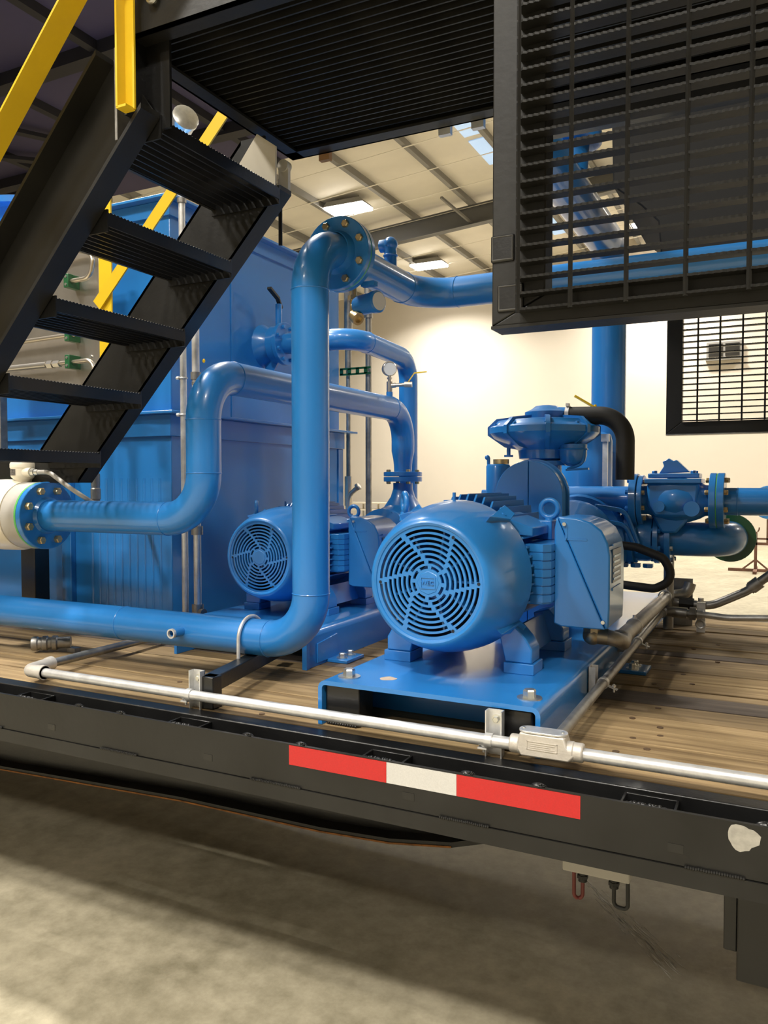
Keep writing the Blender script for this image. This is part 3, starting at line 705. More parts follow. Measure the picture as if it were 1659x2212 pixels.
# gauge tree on the discharge pipe
gt = thing('pressure_gauge', 'steel pressure gauge with tee and small ball valve on the rear discharge pipe', 'gauge', (-1.73, 1.85, 2.02))
gx, gy = -1.73, 1.845
part('weld_boss', MB().cyl((gx, gy, 2.015), (gx, gy, 2.045), .016, n=16), BLUE, gt)
part('tee', MB().cyl((gx, gy, 2.045), (gx, gy, 2.095), .0145, n=14).cyl((gx, gy, 2.075), (gx + .03, gy + .01, 2.078), .012, n=14).cyl((gx, gy, 2.095), (gx, gy, 2.125), .008, n=10).cyl((gx, gy, 2.108), (gx, gy, 2.116), .012, n=6), STEEL, gt)
gc = V(gx, gy, 2.158); gd = V(.62, -.75, -.1).normalized()
part('gauge_case', MB().lathe([(.012, -.026), (.034, -.024), (.036, -.014), (.036, .006), (.032, .010), (.031, .006)], gc, gd, 28), STEEL, gt)
part('dial', MB().cyl(gc + gd * .005, gc + gd * .0075, .031, n=28), GLASS, gt)
bv = part('ball_valve', MB().cyl((gx + .03, gy + .01, 2.078), (gx + .075, gy + .025, 2.080), .009, n=12).cyl((gx + .07, gy + .023, 2.080), (gx + .105, gy + .036, 2.080), .014, n=8), STEEL, gt)
part('lever', MB().bar((gx + .088, gy + .03, 2.094), (gx + .115, gy + .04, 2.135), .010, .004).bar((gx + .115, gy + .04, 2.135), (gx + .175, gy + .055, 2.140), .012, .005), YELLOW, bv)
# tank nozzle pipe (third line)
nz = thing('pipe_spool', 'blue elbow pipe leaving the tank nozzle and dropping behind the gauge', 'pipe', (-1.9, 1.9, 1.2))
part('pipe', MB().tube(fillet([(-2.345, 1.67, 2.290), (-1.83, 1.67, 2.290), (-1.83, 2.28, 2.268), (-1.83, 2.28, 1.15)], .12, 12), .051, 32), BLUE, nz)
ring(nz, (-1.95, 1.67, 2.29), (1, 0, 0), .051); ring(nz, (-1.83, 1.79, 2.286), (0, 1, 0), .051)
flange(nz, (-2.235, 1.67, 2.29), (1, 0, 0), .105, .022, .051, 8, .010, .012, BLUE, both=True)
part('valve_wafer', MB().lathe([(.05, 0), (.092, 0), (.092, .045), (.05, .045)], (-2.282, 1.67, 2.29), (1, 0, 0), 32, True).cyl((-2.26, 1.67, 2.37), (-2.26, 1.67, 2.49), .016, n=14), BLUE, nz)
part('valve_lever', MB().bar((-2.26, 1.69, 2.475), (-2.25, 1.645, 2.515), .02, .012).bar((-2.25, 1.65, 2.512), (-2.24, 1.56, 2.545), .022, .012), RUBBER, nz)
part('gusset', MB().prism([(-2.34, 1.665, 2.235), (-2.24, 1.665, 2.235), (-2.34, 1.665, 2.08)], (0, .012, 0)), BLUE, nz)
part('reducer', MB().lathe([(.105, -.09), (.105, -.06), (.06, 0), (.055, .01)], (-2.285, 1.67, 2.29), (1, 0, 0), 28), BLUE, nz)
# pressure transmitter under the big flange
pt = thing('pressure_transmitter', 'small blue pressure transmitter with pale dial under the big flange', 'transmitter', (-1.29, .70, 2.17))
pc = V(-1.262, .73, 2.205)
part('housing', MB().lathe([(.020, -.058), (.030, -.050), (.034, -.03), (.034, .028), (.037, .030), (.037, .048), (.032, .052), (.0, .052)], pc, (.93, -.30, 0), 28), BLUE, pt)
part('dial', MB().cyl(pc + V(.93, -.30, 0).normalized() * .0515, pc + V(.93, -.30, 0).normalized() * .0535, .030, n=28), GLASS, pt)
part('manifold', MB().cyl((-1.325, .74, 2.165), (-1.325, .74, 2.30), .012, n=12).cyl((-1.325, .74, 2.225), (-1.325, .74, 2.24), .018, n=6).cyl((-1.325, .74, 2.205), (-1.30, .738, 2.205), .014, n=8), BRASSZ, pt)
part('drain_plug', MB().lathe([(.010, 0), (.018, .004), (.018, .022), (.022, .024), (.022, .042), (.014, .042), (.014, .03)], (-1.325, .735, 2.175), (.7, -.35, -.45), 20), BRASSZ, pt)

# ================================================================== NEAR PUMP WITH PRIMING UNIT
pp = thing('priming_pump', 'blue self-priming pump with round vacuum unit behind the near motor', 'pump', (-.83, 1.7, 1.07))
arc = [(-.811 + .123 * math.cos(a), 1.10, 1.556 + .123 * math.sin(a)) for a in [PI * i / 24 for i in range(25)]]
gl = [p for p in arc if p[0] >= -.8105]; glr = [p for p in arc if p[0] <= -.8105]
part('coupling_guard', MB().prism([(-.810, 1.10, 1.09), (-.688, 1.10, 1.09)] + gl + [(-.810, 1.10, 1.679)], (0, .05, 0)), BLUE, pp, bev=.002)
part('coupling_guard', MB().prism([(-.812, 1.10, 1.679)] + glr[1 if abs(glr[0][0] + .811) < .002 else 0:] + [(-.934, 1.10, 1.09), (-.812, 1.10, 1.09)], (0, .05, 0)), BLUE, pp, bev=.002)
part('guard_rim', MB().prism([(p[0] * 1.0 + (p[0] + .811) * .06, 1.16, p[2] + (p[2] - 1.556) * .06) for p in arc] + [(-.94, 1.16, 1.08), (-.682, 1.16, 1.08)], (0, .015, 0)), BLUE, pp)
part('bearing_frame', MB().lathe([(.05, 1.24), (.085, 1.245), (.09, 1.45), (.11, 1.47), (.11, 1.50), (.095, 1.52), (.13, 1.68), (.18, 1.74), (.19, 1.78)], (-.811, 0, 1.336), (0, 1, 0), 36), BLUE, pp)
volute(pp, (-.811, 1.93, 1.336), .215, .14)
part('pump_foot', MB().box(-.95, -.67, 1.86, 2.0, 1.07, 1.2), BLUE, pp, bev=.004)
part('pedestal', MB().prism([(-.99, 1.24, 1.07), (-.63, 1.24, 1.07), (-.69, 1.24, 1.27), (-.93, 1.24, 1.27)], (0, .58, 0)), BLUE, pp, bev=.004)
# side nozzle with reinforcing ribs, discharge
part('discharge_branch', MB().cyl((-.90, 1.95, 1.525), (-.585, 1.95, 1.525), .060, n=32), BLUE, pp)
for (z0, z1) in ((1.50, 1.34), (1.44, 1.30)):
    part('rib', MB().tube(fillet([(-.72, 1.80, z0), (-.60, 1.84, z0 - .02), (-.55, 1.86, z1)], .06, 6), .010, 8), BLUE, pp)
flange(pp, (-.592, 1.95, 1.525), (1, 0, 0), .115, .030, .055, 8, .012, .014, BLUE, both=True)
cv = thing('check_valve', 'dark blue swing check valve between two bolted flanges', 'valve', (-.42, 1.95, 1.40))
flange(cv, (-.560, 1.95, 1.525), (1, 0, 0), .108, .022, .05, 8, .011, .012, BRASSZ, both=False)
part('valve_body', MB().lathe([(.062, -.54), (.062, -.52), (.078, -.49), (.096, -.44), (.100, -.40), (.092, -.35), (.078, -.31), (.066, -.29), (.064, -.27)], (0, 1.95, 1.525), (1, 0, 0), 32), BLUE, cv)
part('valve_chest', MB().prism([(-.515, 1.865, 1.50), (-.485, 1.865, 1.455), (-.34, 1.865, 1.455), (-.315, 1.865, 1.49), (-.308, 1.865, 1.60), (-.518, 1.865, 1.60)], (0, .165, 0)), BLUE, cv, bev=.012)
part('bonnet', MB().box(-.525, -.30, 1.855, 2.04, 1.597, 1.618), BLUE, cv, bev=.004)
part('bonnet', MB().box(-.515, -.31, 1.88, 2.02, 1.620, 1.640), BLUE, cv, bev=.004)
part('belly', MB().prism([(-.50, 1.90, 1.46), (-.34, 1.90, 1.46), (-.40, 1.90, 1.385), (-.46, 1.90, 1.385)], (0, .1, 0)), BLUE, cv, bev=.01)
part('side_boss', MB().cyl((-.465, 1.845, 1.50), (-.465, 1.95, 1.50), .024, n=16), BLUE, cv)
part('side_boss', MB().cyl((-.335, 1.845, 1.492), (-.335, 1.95, 1.492), .032, n=20), BLUE, cv)
part('hinge_lug', MB().prism([(-.475, 1.92, 1.64), (-.455, 1.92, 1.672), (-.462, 1.92, 1.69), (-.435, 1.92, 1.705), (-.418, 1.92, 1.692), (-.405, 1.92, 1.698), (-.35, 1.92, 1.645)], (0, .06, 0)), BLUE, cv, bev=.003)
bolts_on(cv, [(-.49, 1.90, 1.64), (-.335, 1.90, 1.64), (-.335, 2.0, 1.64)], (0, 0, 1), .012, .012, BLUE, 'bonnet_bolt')
flange(cv, (-.245, 1.95, 1.525), (-1, 0, 0), .117, .026, .055, 8, .012, .016, BRASSZ, both=False)
dp = thing('pipe_spool', 'blue discharge pipe leaving to the right of the check valve', 'pipe', (.3, 1.95, 1.46))
part('gasket', MB().lathe([(.06, 0), (.115, 0), (.115, .003), (.06, .003)], (-.2445, 1.95, 1.525), (1, 0, 0), 36, True), GREENP, dp)
flange(dp, (-.241, 1.95, 1.525), (1, 0, 0), .117, .028, .057, 8, .012, .016, BRASSZ, both=False)
part('pipe', MB().cyl((-.215, 1.95, 1.522), (1.3, 1.95, 1.522), .0575, n=36), BLUE, dp)
ring(dp, (-.165, 1.95, 1.522), (1, 0, 0), .0575)
# suction elbow with green flange
su = thing('pipe_spool', 'blue suction elbow ending in a dark green flange', 'pipe', (-.35, 2.05, 1.27))
SZ, SY = 1.355, 2.02
part('pipe', MB().tube(fillet([(-.70, SY, SZ), (-.205, SY, SZ), (-.205, SY + .20, SZ)], .13, 14), .0745, 36), BLUE, su)
flange(su, (-.50, SY, SZ), (1, 0, 0), .112, .022, .073, 8, .011, .012, BLUE, both=True)
flange(su, (-.452, SY, SZ), (1, 0, 0), .112, .024, .073, 8, .011, .012, ZINC, both=False)
flange(su, (-.62, SY - .02, SZ), (1, 0, 0), .120, .040, .073, 8, .014, .016, BLUE, both=True)
part('gate_body', MB().lathe([(.075, -.60), (.10, -.595), (.104, -.57), (.104, -.53), (.10, -.505), (.075, -.50)], (0, SY - .01, SZ), (1, 0, 0), 32), BLUE, su)
for i in range(3): part('flange_boss', MB().hexbolt((-.625 + .052 * i, SY - .06, SZ - .11), (0, 0, -1), .024, .018), BLUE, su)
part('green_flange', MB().lathe([(.06, 0), (.108, 0), (.108, .024), (.06, .024)], (-.205, SY + .17, SZ), (0, 1, 0), 40, True), GREENF, su, label='dark green flange ring')
part('pipe_leg', MB().cyl((-.445, SY + .03, DZ), (-.445, SY + .03, SZ - .06), .022, n=18), GALVD, su)
# separator tank, strip and stack behind
sep = thing('separator_tank', 'upright blue separator cylinder behind the pump', 'tank', (-.856, 2.22, 1.07))
part('shell', MB().lathe([(.11, 1.07), (.127, 1.08), (.127, 1.80), (.12, 1.83), (.08, 1.845)], (-.856, 2.22, 0), (0, 0, 1), 40), BLUE, sep)
part('sight_strip', MB().box(-.745, -.722, 2.07, 2.085, 1.45, 1.80).box(-.75, -.715, 2.06, 2.085, 1.79, 1.825), GALV, sep)
part('bracket', MB().box(-.76, -.72, 2.08, 2.14, 1.50, 1.53), BLUE, sep)
st = thing('vertical_stack', 'tall blue vertical stack pipe in front of the cream wall', 'pipe', (-.765, 2.43, 1.0))
part('stack_pipe', MB().tube(fillet([(-.79, 2.43, 1.07), (-.79, 2.43, 2.78), (-.79, .92, 2.78)], .14, 8), .0835, 36), BLUE, st)
ring(st, (-.79, 2.43, 2.60), (0, 0, 1), .0835); ring(st, (-.79, 2.43, 1.75), (0, 0, 1), .0835)
part('stack_cap', MB().lathe([(.10, 2.92), (.118, 2.925), (.118, 2.965), (.108, 2.985), (.09, 3.01), (.06, 3.035), (.02, 3.05)], (-.765, 1.5, 0), (0, 0, 1), 32), BLUE, st)
part('tee_neck', MB().cyl((-.775, 1.5, 2.82), (-.768, 1.5, 2.93), .075, n=28), BLUE, st)
part('cap_nozzle', MB().cyl((-.70, 1.47, 2.97), (-.70, 1.47, 3.06), .022, n=16), BLUE, st)
# vacuum priming unit
pu = V(-.893, 1.60, 0)
body = part('vacuum_unit', MB().lathe([(.06, 1.69), (.10, 1.70), (.105, 1.735), (.13, 1.750), (.17, 1.764), (.205, 1.782), (.220, 1.798), (.225, 1.804), (.225, 1.828), (.217, 1.834), (.202, 1.840), (.190, 1.856), (.10, 1.866), (.02, 1.868)], pu, (0, 0, 1), 48), BLUE, pp)
for i in range(8):
    a = 2 * PI * i / 8 + .3; u = V(math.cos(a), math.sin(a), 0)
    part('rib', MB().prism([pu + u * .09 + V(0, 0, 1.878), pu + u * .195 + V(0, 0, 1.866), pu + u * .231 + V(0, 0, 1.832), pu + u * .231 + V(0, 0, 1.798), pu + u * .16 + V(0, 0, 1.748), pu + u * .09 + V(0, 0, 1.735)], V(-u.y, u.x, 0) * .018), BLUE, body)
for i in range(10):
    a = 2 * PI * i / 10; part('rim_bolt', MB().hexbolt(pu + V(.208 * math.cos(a), .208 * math.sin(a), 1.833), (0, 0, 1), .008, .01), BLUE, body)
part('neck', MB().cyl(pu + V(.02, 0, 1.50), pu + V(.02, 0, 1.70), .055, n=24).cyl(pu + V(.02, 0, 1.672), pu + V(.02, 0, 1.690), .085, n=24), BLUE, pp)
part('cap', MB().lathe([(.085, 1.855), (.088, 1.858), (.088, 1.893), (.080, 1.897), (.062, 1.905), (.045, 1.918), (.02, 1.922)], pu + V(.01, 0, 0), (0, 0, 1), 32), BLUE, pp)
part('outlet_elbow', MB().cyl(pu + V(.0, 0, 1.884), pu + V(.105, 0, 1.876), .034, n=24), BLUE, pp)
part('separator_bowl', MB().lathe([(.0, 1.665), (.025, 1.668), (.048, 1.685), (.055, 1.71), (.055, 1.755), (.03, 1.76)], pu + V(.135, -.05, 0), (0, 0, 1), 28), BLUE, pp)
part('bowl_clamp', MB().torus(pu + V(.135, -.05, 1.735), (0, 0, 1), .056, .004, 24, 6).tube(fillet([pu + V(.185, -.07, 1.735), pu + V(.18, -.075, 1.675), pu + V(.12, -.08, 1.655)], .03, 6), .006, 8).bar(pu + V(.115, -.08, 1.652), pu + V(.205, -.08, 1.656), .02, .008), BLUE, pp)
part('pet_cock', MB().cyl(pu + V(-.135, -.05, 1.715), pu + V(-.135, -.05, 1.75), .008, n=10).cyl(pu + V(-.135, -.05, 1.708), pu + V(-.135, -.05, 1.716), .019, n=12), BLUE, pp)
ol = part('oil_bottle', MB().lathe([(.04, 1.44), (.047, 1.45), (.047, 1.665), (.043, 1.672), (.02, 1.674)], (-1.0, 1.33, 0), (0, 0, 1), 24), BLUE, pp)
part('bottle_cap', MB().cyl((-.988, 1.33, 1.674), (-.988, 1.33, 1.692), .031, n=16), BRASSZ, ol)
part('bottle_fitting', MB().cyl((-1.065, 1.33, 1.56), (-1.03, 1.33, 1.56), .013, n=8), BLUE, ol)
part('fill_tap', MB().cyl((-1.04, 1.33, 1.672), (-1.04, 1.33, 1.70), .007, n=8).ball((-1.045, 1.33, 1.70), .010), BLUE, ol)
# hose
hs = thing('rubber_hose', 'thick black rubber hose bending down from the vacuum unit', 'hose', (-.6, 1.6, 1.6))
part('hose', MB().tube(fillet([(-.80, 1.60, 1.876), (-.562, 1.60, 1.868), (-.562, 1.60, 1.612)], .105, 12), .0365, 24), RUBBER, hs)
part('hose_clamp', MB().lathe([(.036, 0), (.039, 0), (.039, .016), (.036, .016)], (-.798, 1.60, 1.876), (1, 0, 0), 24, True).box(-.796, -.784, 1.575, 1.60, 1.912, 1.925), GALV, hs)
vl = thing('ball_valve', 'small ball valve with a yellow lever above the hose', 'valve', (-.70, 1.95, 1.9))
part('valve_body', MB().ball((-.775, 2.02, 1.915), .045, sq=(1, 1, .6)).cyl((-.775, 2.02, 1.84), (-.775, 2.02, 1.93), .02, n=14), BLUE, vl)
part('lever', MB().bar((-.765, 2.0, 1.94), (-.85, 1.96, 1.995), .016, .009).cyl((-.765, 2.0, 1.93), (-.765, 2.0, 1.955), .006, n=8), YELLOW, vl)
bh = thing('rubber_hose', 'black rubber hose looped between the terminal box and the suction flange', 'hose', (-.45, 1.5, 1.2))
part('hose', MB().tube(fillet([(-.60, 1.5, 1.362), (-.50, 1.5, 1.352), (-.40, 1.5, 1.315), (-.355, 1.5, 1.235), (-.43, 1.5, 1.195), (-.60, 1.5, 1.208)], .05, 6), .0165, 14), RUBBER, bh)

# ================================================================== BIG BLUE TANK
TKX = -2.35
tk = thing('treatment_tank', 'big blue painted steel tank behind the stairs', 'tank', (-3.9, 1.7, DZ))
part('upper_shell', MB().box(-5.5, TKX, .985, 2.43, 1.905, 2.80), BLUE, tk, bev=.004)
part('lower_shell', MB().box(-5.5, TKX + .005, .975, 2.44, 1.0, 1.865), BLUE, tk, bev=.004)
part('middle_ledge', MB().box(-5.55, TKX + .065, .915, 2.54, 1.893, 1.905).box(-5.5, TKX + .02, .955, 2.46, 1.80, 1.893), BLUE, tk, bev=.002)
part('top_rim', MB().box(-5.55, TKX + .05, .93, 2.48, 2.80, 2.812).box(-5.5, TKX + .012, .97, 2.445, 2.735, 2.80), BLUE, tk, bev=.002)
part('base_channel', MB().box(-5.5, TKX - .05, 1.02, 2.4, DZ, 1.0), BLUE, tk)
for x in (-2.95, -3.55, -4.15): part('stiffener', MB().box(x - .03, x + .03, .945, .976, 1.0, 1.80), BLUE, tk, bev=.004)
for i in range(10): part('corrugation', MB().cyl((TKX - .06 - .045 * i, .9835, 1.03), (TKX - .06 - .045 * i, .9835, 1.62), .012, n=10), BLUE, tk)
part('seam', MB().box(TKX - .001, TKX + .004, 1.40, 1.412, 1.91, 2.735), BLUE, tk)
part('corner_post', MB().box(TKX - .02, TKX + .012, 2.40, 2.46, 1.0, 1.80), BLUE, tk, bev=.004)
# ================================================================== CONDUIT ON THE DECK
CY, CZ, CR = .10, .993, .0145
c1 = thing('conduit_run', 'shiny galvanized conduit running along the front edge of the deck', 'conduit', (-1.2, CY, .978))
part('conduit', MB().cyl((-2.11, CY, CZ), (-.548, CY, CZ), CR, n=24), GALV, c1)
lbl = part('end_fitting', MB().tube(fillet([(-2.10, CY, CZ), (-2.165, CY, CZ), (-2.175, CY + .01, CZ), (-2.20, .21, CZ - .003)], .02, 6), .021, 20).cyl((-2.10, CY, CZ), (-2.115, CY, CZ), .0235, n=20).cyl((-2.203, .215, CZ - .003), (-2.20, .195, CZ - .003), .0235, n=20), CAST, c1)
part('branch_conduit', MB().cyl((-2.20, .20, CZ - .003), (-2.24, .98, CZ - .010), CR, n=20), GALVD, c1)
LBX0, LBX1 = -.556, -.386
def conduit_body(parent, x0, x1, y, z):
    mb = MB().cyl((x0, y, z), (x0 + .03, y, z), .0215, n=24).cyl((x1 - .03, y, z), (x1, y, z), .0215, n=24)
    mb.prism([(x0 + .020, y - .0225, z - .004), (x0 + .027, y - .0225, z + .034), (x1 - .040, y - .0225, z + .034), (x1 - .034, y - .0225, z + .010), (x1 - .016, y - .0225, z - .004), (x1 - .03, y - .0225, z - .020), (x0 + .03, y - .0225, z - .020)], (0, .045, 0))
    mb.cyl((x0 + .02, y, z), (x1 - .02, y, z), .0228, n=24)
    b = part('conduit_body', mb, CAST, parent, bev=.004)
    ov = lambda h, k: [(x0 + .045 + (x1 - x0 - .105) * (1 if math.cos(a) > 0 else 0) + .021 * k * math.cos(a), y + .021 * k * math.sin(a), z + h) for a in [2 * PI * i / 24 for i in range(24)]]
    part('cover', MB().prism(ov(.034, 1.12), (0, 0, .005)), GALV, b, bev=.001)
    fr = MB()
    xa, xb = x0 + .045, x1 - .055
    for (a, bb, cc, d) in ((xa, xb, z + .016, z + .0172), (xa, xb, z - .0022, z - .001), (xa, xa + .0012, z - .0022, z + .0172), (xb - .0012, xb, z - .0022, z + .0172)): fr.box(a, bb, y - .0240, y - .0220, cc, d)
    for i in range(3): fr.box(xa + .006, xb - .006 - .01 * (i % 2), y - .0238, y - .0220, z + .002 + i * .0045, z + .0035 + i * .0045)
    part('cast_lettering', fr, CAST, b)
    for x in (x0 + .032, x1 - .048): part('cover_screw', MB().cyl((x, y, z + .039), (x, y, z + .0415), .0035, n=10), ZINC, b)
    return b
cb = conduit_body(c1, LBX0, LBX1, CY, CZ + .003)
part('conduit', MB().cyl((-.392, CY, CZ), (1.5, CY, CZ), CR, n=24), GALV, c1)
# conduit beside the near skid
c2 = thing('conduit_run', 'dull galvanized conduit running back along the right side of the near skid', 'conduit', (-.46, 1.0, .99))
part('conduit', MB().cyl((-.458, CY + .018, 1.006), (-.460, 1.96, 1.036), .0142, n=20), GALVD, c2)
part('corner_elbow', MB().tube(fillet([(-.460, 1.93, 1.035), (-.460, 1.99, 1.036), (-.42, 1.99, 1.036)], .02, 6), .021, 18), GALVD, c2)
part('union', MB().cyl((-.42, 1.99, 1.036), (-.36, 1.99, 1.034), .024, n=18).cyl((-.35, 1.99, 1.034), (-.325, 1.99, 1.034), .030, n=6).cyl((-.36, 1.99, 1.034), (-.30, 1.99, 1.034), .018, n=18), GALVD, c2)
part('conduit', MB().tube(fillet([(-.31, 1.99, 1.034), (-.20, 1.99, 1.026), (.0, 1.99, 1.040), (1.3, 1.99, 1.06)], .3, 6), .0142, 18), GALV, c2)
c3 = thing('conduit_run', 'bent galvanized conduit rising to the right behind the deck planks', 'conduit', (-.2, 2.06, 1.0))
part('conduit', MB().tube(fillet([(-.46, 2.06, 1.070), (-.27, 2.06, 1.062), (-.13, 2.06, 1.135), (.25, 2.06, 1.46)], .14, 10), .0185, 20), GALVD, c3)
dirc = V(.38, 0, .325).normalized(); q = V(-.095, 2.06, 1.165)
part('coupling', MB().cyl(q - dirc * .022, q + dirc * .022, .0275, n=20).cyl(q - dirc * .03, q - dirc * .022, .024, n=20), GALVD, c3)
part('union', MB().cyl((-.40, 2.06, 1.068), (-.34, 2.06, 1.066), .025, n=8), RUBBER, c3)
ps = thing('strut_post', 'short galvanized clamp post at the far edge of the deck', 'clamp', (-.305, 2.0, DZ))
part('post', MB().box(-.325, -.29, 2.022, 2.037, DZ, 1.08), GALV, ps)
part('clamp', MB().lathe([(.0145, -.012), (.019, -.012), (.019, .012), (.0145, .012)], (-.308, 1.99, 1.034), (1, 0, 0), 18, True).torus((-.308, 2.06, 1.066), (1, 0, 0), .022, .003, 18, 6).cyl((-.308, 2.02, 1.085), (-.308, 2.02, 1.10), .012, n=10), GALV, ps)
part('loop', MB().torus((-.308, 2.02, .985), (0, 1, 0), .017, .005, 18, 8), GALV, ps)
# strut posts that clamp the front conduit
for (xc, lab) in ((-1.505, 'galvanized strut channel on the black pipe bracket, clamping the conduit'), (-.604, 'galvanized strut channel in front of the near skid, clamping the conduit')):
    t = thing('strut_channel', lab, 'clamp', (xc, .12, .945), 'strut channels along the front conduit')
    part('channel', MB().box(xc - .0205, xc + .0205, .136, .139, .945, 1.058).box(xc - .0205, xc - .0178, .1155, .138, .945, 1.058).box(xc + .0178, xc + .0205, .1155, .138, .945, 1.058), GALV, t)
    part('conduit_clamp', MB().lathe([(CR, -.009), (CR + .003, -.009), (CR + .003, .009), (CR, .009)], (xc - .004, CY, CZ), (1, 0, 0), 22, True).box(xc - .03, xc - .008, .09, .112, CZ - .021, CZ - .017).cyl((xc - .018, .10, CZ - .030), (xc - .018, .10, CZ - .008), .0035, n=8).cyl((xc - .018, .10, CZ - .016), (xc - .018, .10, CZ - .010), .007, n=6), GALV, t)
    part('strut_bolt', MB().hexbolt((xc + .002, .136, 1.035), (0, -1, 0), .008, .008, .012), ZINC, t)
for (y, lab) in ((.68, 'small strut post clamping the side conduit beside the skid, nearer one'), (1.30, 'small strut post clamping the side conduit beside the skid, farther one')):
    z = 1.006 + (y - .12) / 1.84 * .03
    t = thing('strut_channel', lab, 'clamp', (-.49, y, DZ), 'small strut posts beside the skid')
    part('channel', MB().box(-.499, -.497, y - .02, y + .02, .985, 1.062).box(-.499, -.478, y - .02, y - .017, .985, 1.062).box(-.499, -.478, y + .017, y + .02, .985, 1.062), GALV, t)
    part('conduit_clamp', MB().lathe([(.0142, -.009), (.0172, -.009), (.0172, .009), (.0142, .009)], (-.459, y, z), (0, 1, 0), 20, True).bar((-.447, y, z - .006), (-.418, y, z - .016), .018, .002).cyl((-.428, y, z - .024), (-.428, y, z), .003, n=8).cyl((-.428, y, z - .008), (-.428, y, z - .003), .006, n=6), GALV, t)
# motor supply conduit
mc = thing('motor_conduit', 'thick grey conduit with elbow from the terminal box of the near motor', 'conduit', (-.46, 1.2, 1.05))
part('brass_elbow', MB().cyl((-.500, .72, 1.192), (-.500, .72, 1.178), .030, n=20).cyl((-.500, .72, 1.178), (-.500, .72, 1.150), .027, n=8).ball((-.500, .72, 1.145), .029).cyl((-.500, .72, 1.145), (-.455, .725, 1.142), .024, n=18), mat('brushed_brass', (.36, .31, .22), .35, .85), mc)
part('flexible_section', MB().tube(fillet([(-.465, .725, 1.143), (-.42, .73, 1.135), (-.425, .80, 1.115), (-.44, .92, 1.108)], .035, 6), .0225, 18), GALVD, mc)
part('conduit', MB().tube(fillet([(-.445, .86, 1.112), (-.452, 2.08, 1.092), (-.375, 2.12, 1.100), (-.362, 2.13, 1.15)], .05, 8), .0255, 22), GALVD, mc)
part('end_ring', MB().torus((-.4455, .865, 1.112), (0, 1, 0), .026, .005, 22, 8), GALVD, mc)
for y in (1.15, 1.95): part('pipe_clip', MB().torus((-.448, y, 1.106), (0, 1, 0), .0265, .003, 20, 6).cyl((-.448, y, 1.13), (-.448, y, 1.145), .006, n=8).box(-.455, -.44, y - .01, y + .01, 1.13, 1.136), GALV, mc)
part('stand_off', MB().box(-.498, -.47, 1.12, 1.18, 1.02, 1.09), GALVD, mc)
single('bracket_plate', MB().box(-.47, -.355, 2.166, 2.172, DZ, 1.165).box(-.47, -.355, 2.160, 2.172, 1.16, 1.166), GALVD, 'thin grey bracket plate behind the conduit elbow at the far deck edge', 'bracket', bev=.001)
# risers beside the tank corner
r1 = thing('conduit_riser', 'thin capped conduit standing in front of the tank corner', 'conduit', (-2.21, .9, 1.4))
part('conduit', MB().cyl((-2.21, .90, DZ), (-2.21, .90, 2.74), .0135, n=18), GALV, r1)
part('cap', MB().cyl((-2.21, .90, 2.74), (-2.21, .90, 2.758), .019, n=18), GALVD, r1)
for z in (1.88, 2.03): part('clamp', MB().torus((-2.21, .90, z), (0, 0, 1), .015, .004, 16, 6).cyl((-2.235, .89, z), (-2.222, .89, z), .008, n=8), GALV, r1)
r2 = thing('conduit_riser', 'galvanized conduit with couplings just right of the tank corner', 'conduit', (-2.145, .9, 1.0))
part('conduit', MB().cyl((-2.145, .90, DZ), (-2.145, .90, 2.36), .0155, n=18), GALV, r2)
for z, h, r in ((2.035, .030, .021), (2.005, .012, .017), (1.405, .035, .024), (1.075, .05, .024)): part('coupling', MB().cyl((-2.145, .90, z - h / 2), (-2.145, .90, z + h / 2), r, n=18), GALVD, r2)
part('side_outlet', MB().cyl((-2.145, .90, 1.07), (-2.105, .89, 1.07), .016, n=14), GALVD, r2)
er = thing('conduit_riser', 'pair of slim conduits on a slotted strut beyond the tank end', 'conduit', (-2.29, 2.56, 1.0))
part('conduit', MB().cyl((-2.36, 2.56, DZ - .1), (-2.36, 2.56, 2.28), .0135, n=16).cyl((-2.36, 2.56, 2.28), (-2.36, 2.56, 2.40), .021, n=16).cyl((-2.36, 2.56, 2.40), (-2.36, 2.56, 2.78), .026, n=16), GALVD, er)
part('conduit', MB().cyl((-2.222, 2.56, DZ - .1), (-2.222, 2.56, 2.58), .0185, n=16).cyl((-2.222, 2.56, 2.58), (-2.222, 2.56, 2.80), .026, n=16), GALVD, er)
stt = MB().box(-2.40, -2.19, 2.525, 2.53, 2.245, 2.256).box(-2.40, -2.19, 2.525, 2.53, 2.278, 2.290)
for x in (-2.40, -2.345, -2.29, -2.235): stt.box(x, x + .022, 2.525, 2.53, 2.25, 2.285)
part('slotted_strut', stt, GREENF, er)
part('fitting', MB().cyl((-2.36, 2.56, 1.46), (-2.36, 2.56, 1.64), .024, n=16).tube(fillet([(-2.345, 2.52, 1.30), (-2.34, 2.52, 1.52), (-2.27, 2.52, 1.575)], .08, 6), .015, 14).hexbolt((-2.28, 2.52, 1.57), (.8, 0, .5), .024, .02), STEEL, er)

# ================================================================== SERRATED GRATING PIECES
def serrated(p, q, up, h, t, pitch=.0125, amp=.0035):
    """flat bar from p to q; the edge along +up carries teeth; h tall, t thick"""
    p = V(p); q = V(q); d = (q - p); L = d.length; d.normalize(); u = V(up).normalized(); n = int(L / pitch); r = d.cross(u)
    poly = [p - u * h, q - u * h]
    for i in range(n, -1, -1):
        poly.append(p + d * (L * i / n)); 
        if i: poly.append(p + d * (L * (i - .45) / n) - u * amp)
    mb = MB(); mb.prism([a - r * t / 2 for a in poly], r * t); return mb

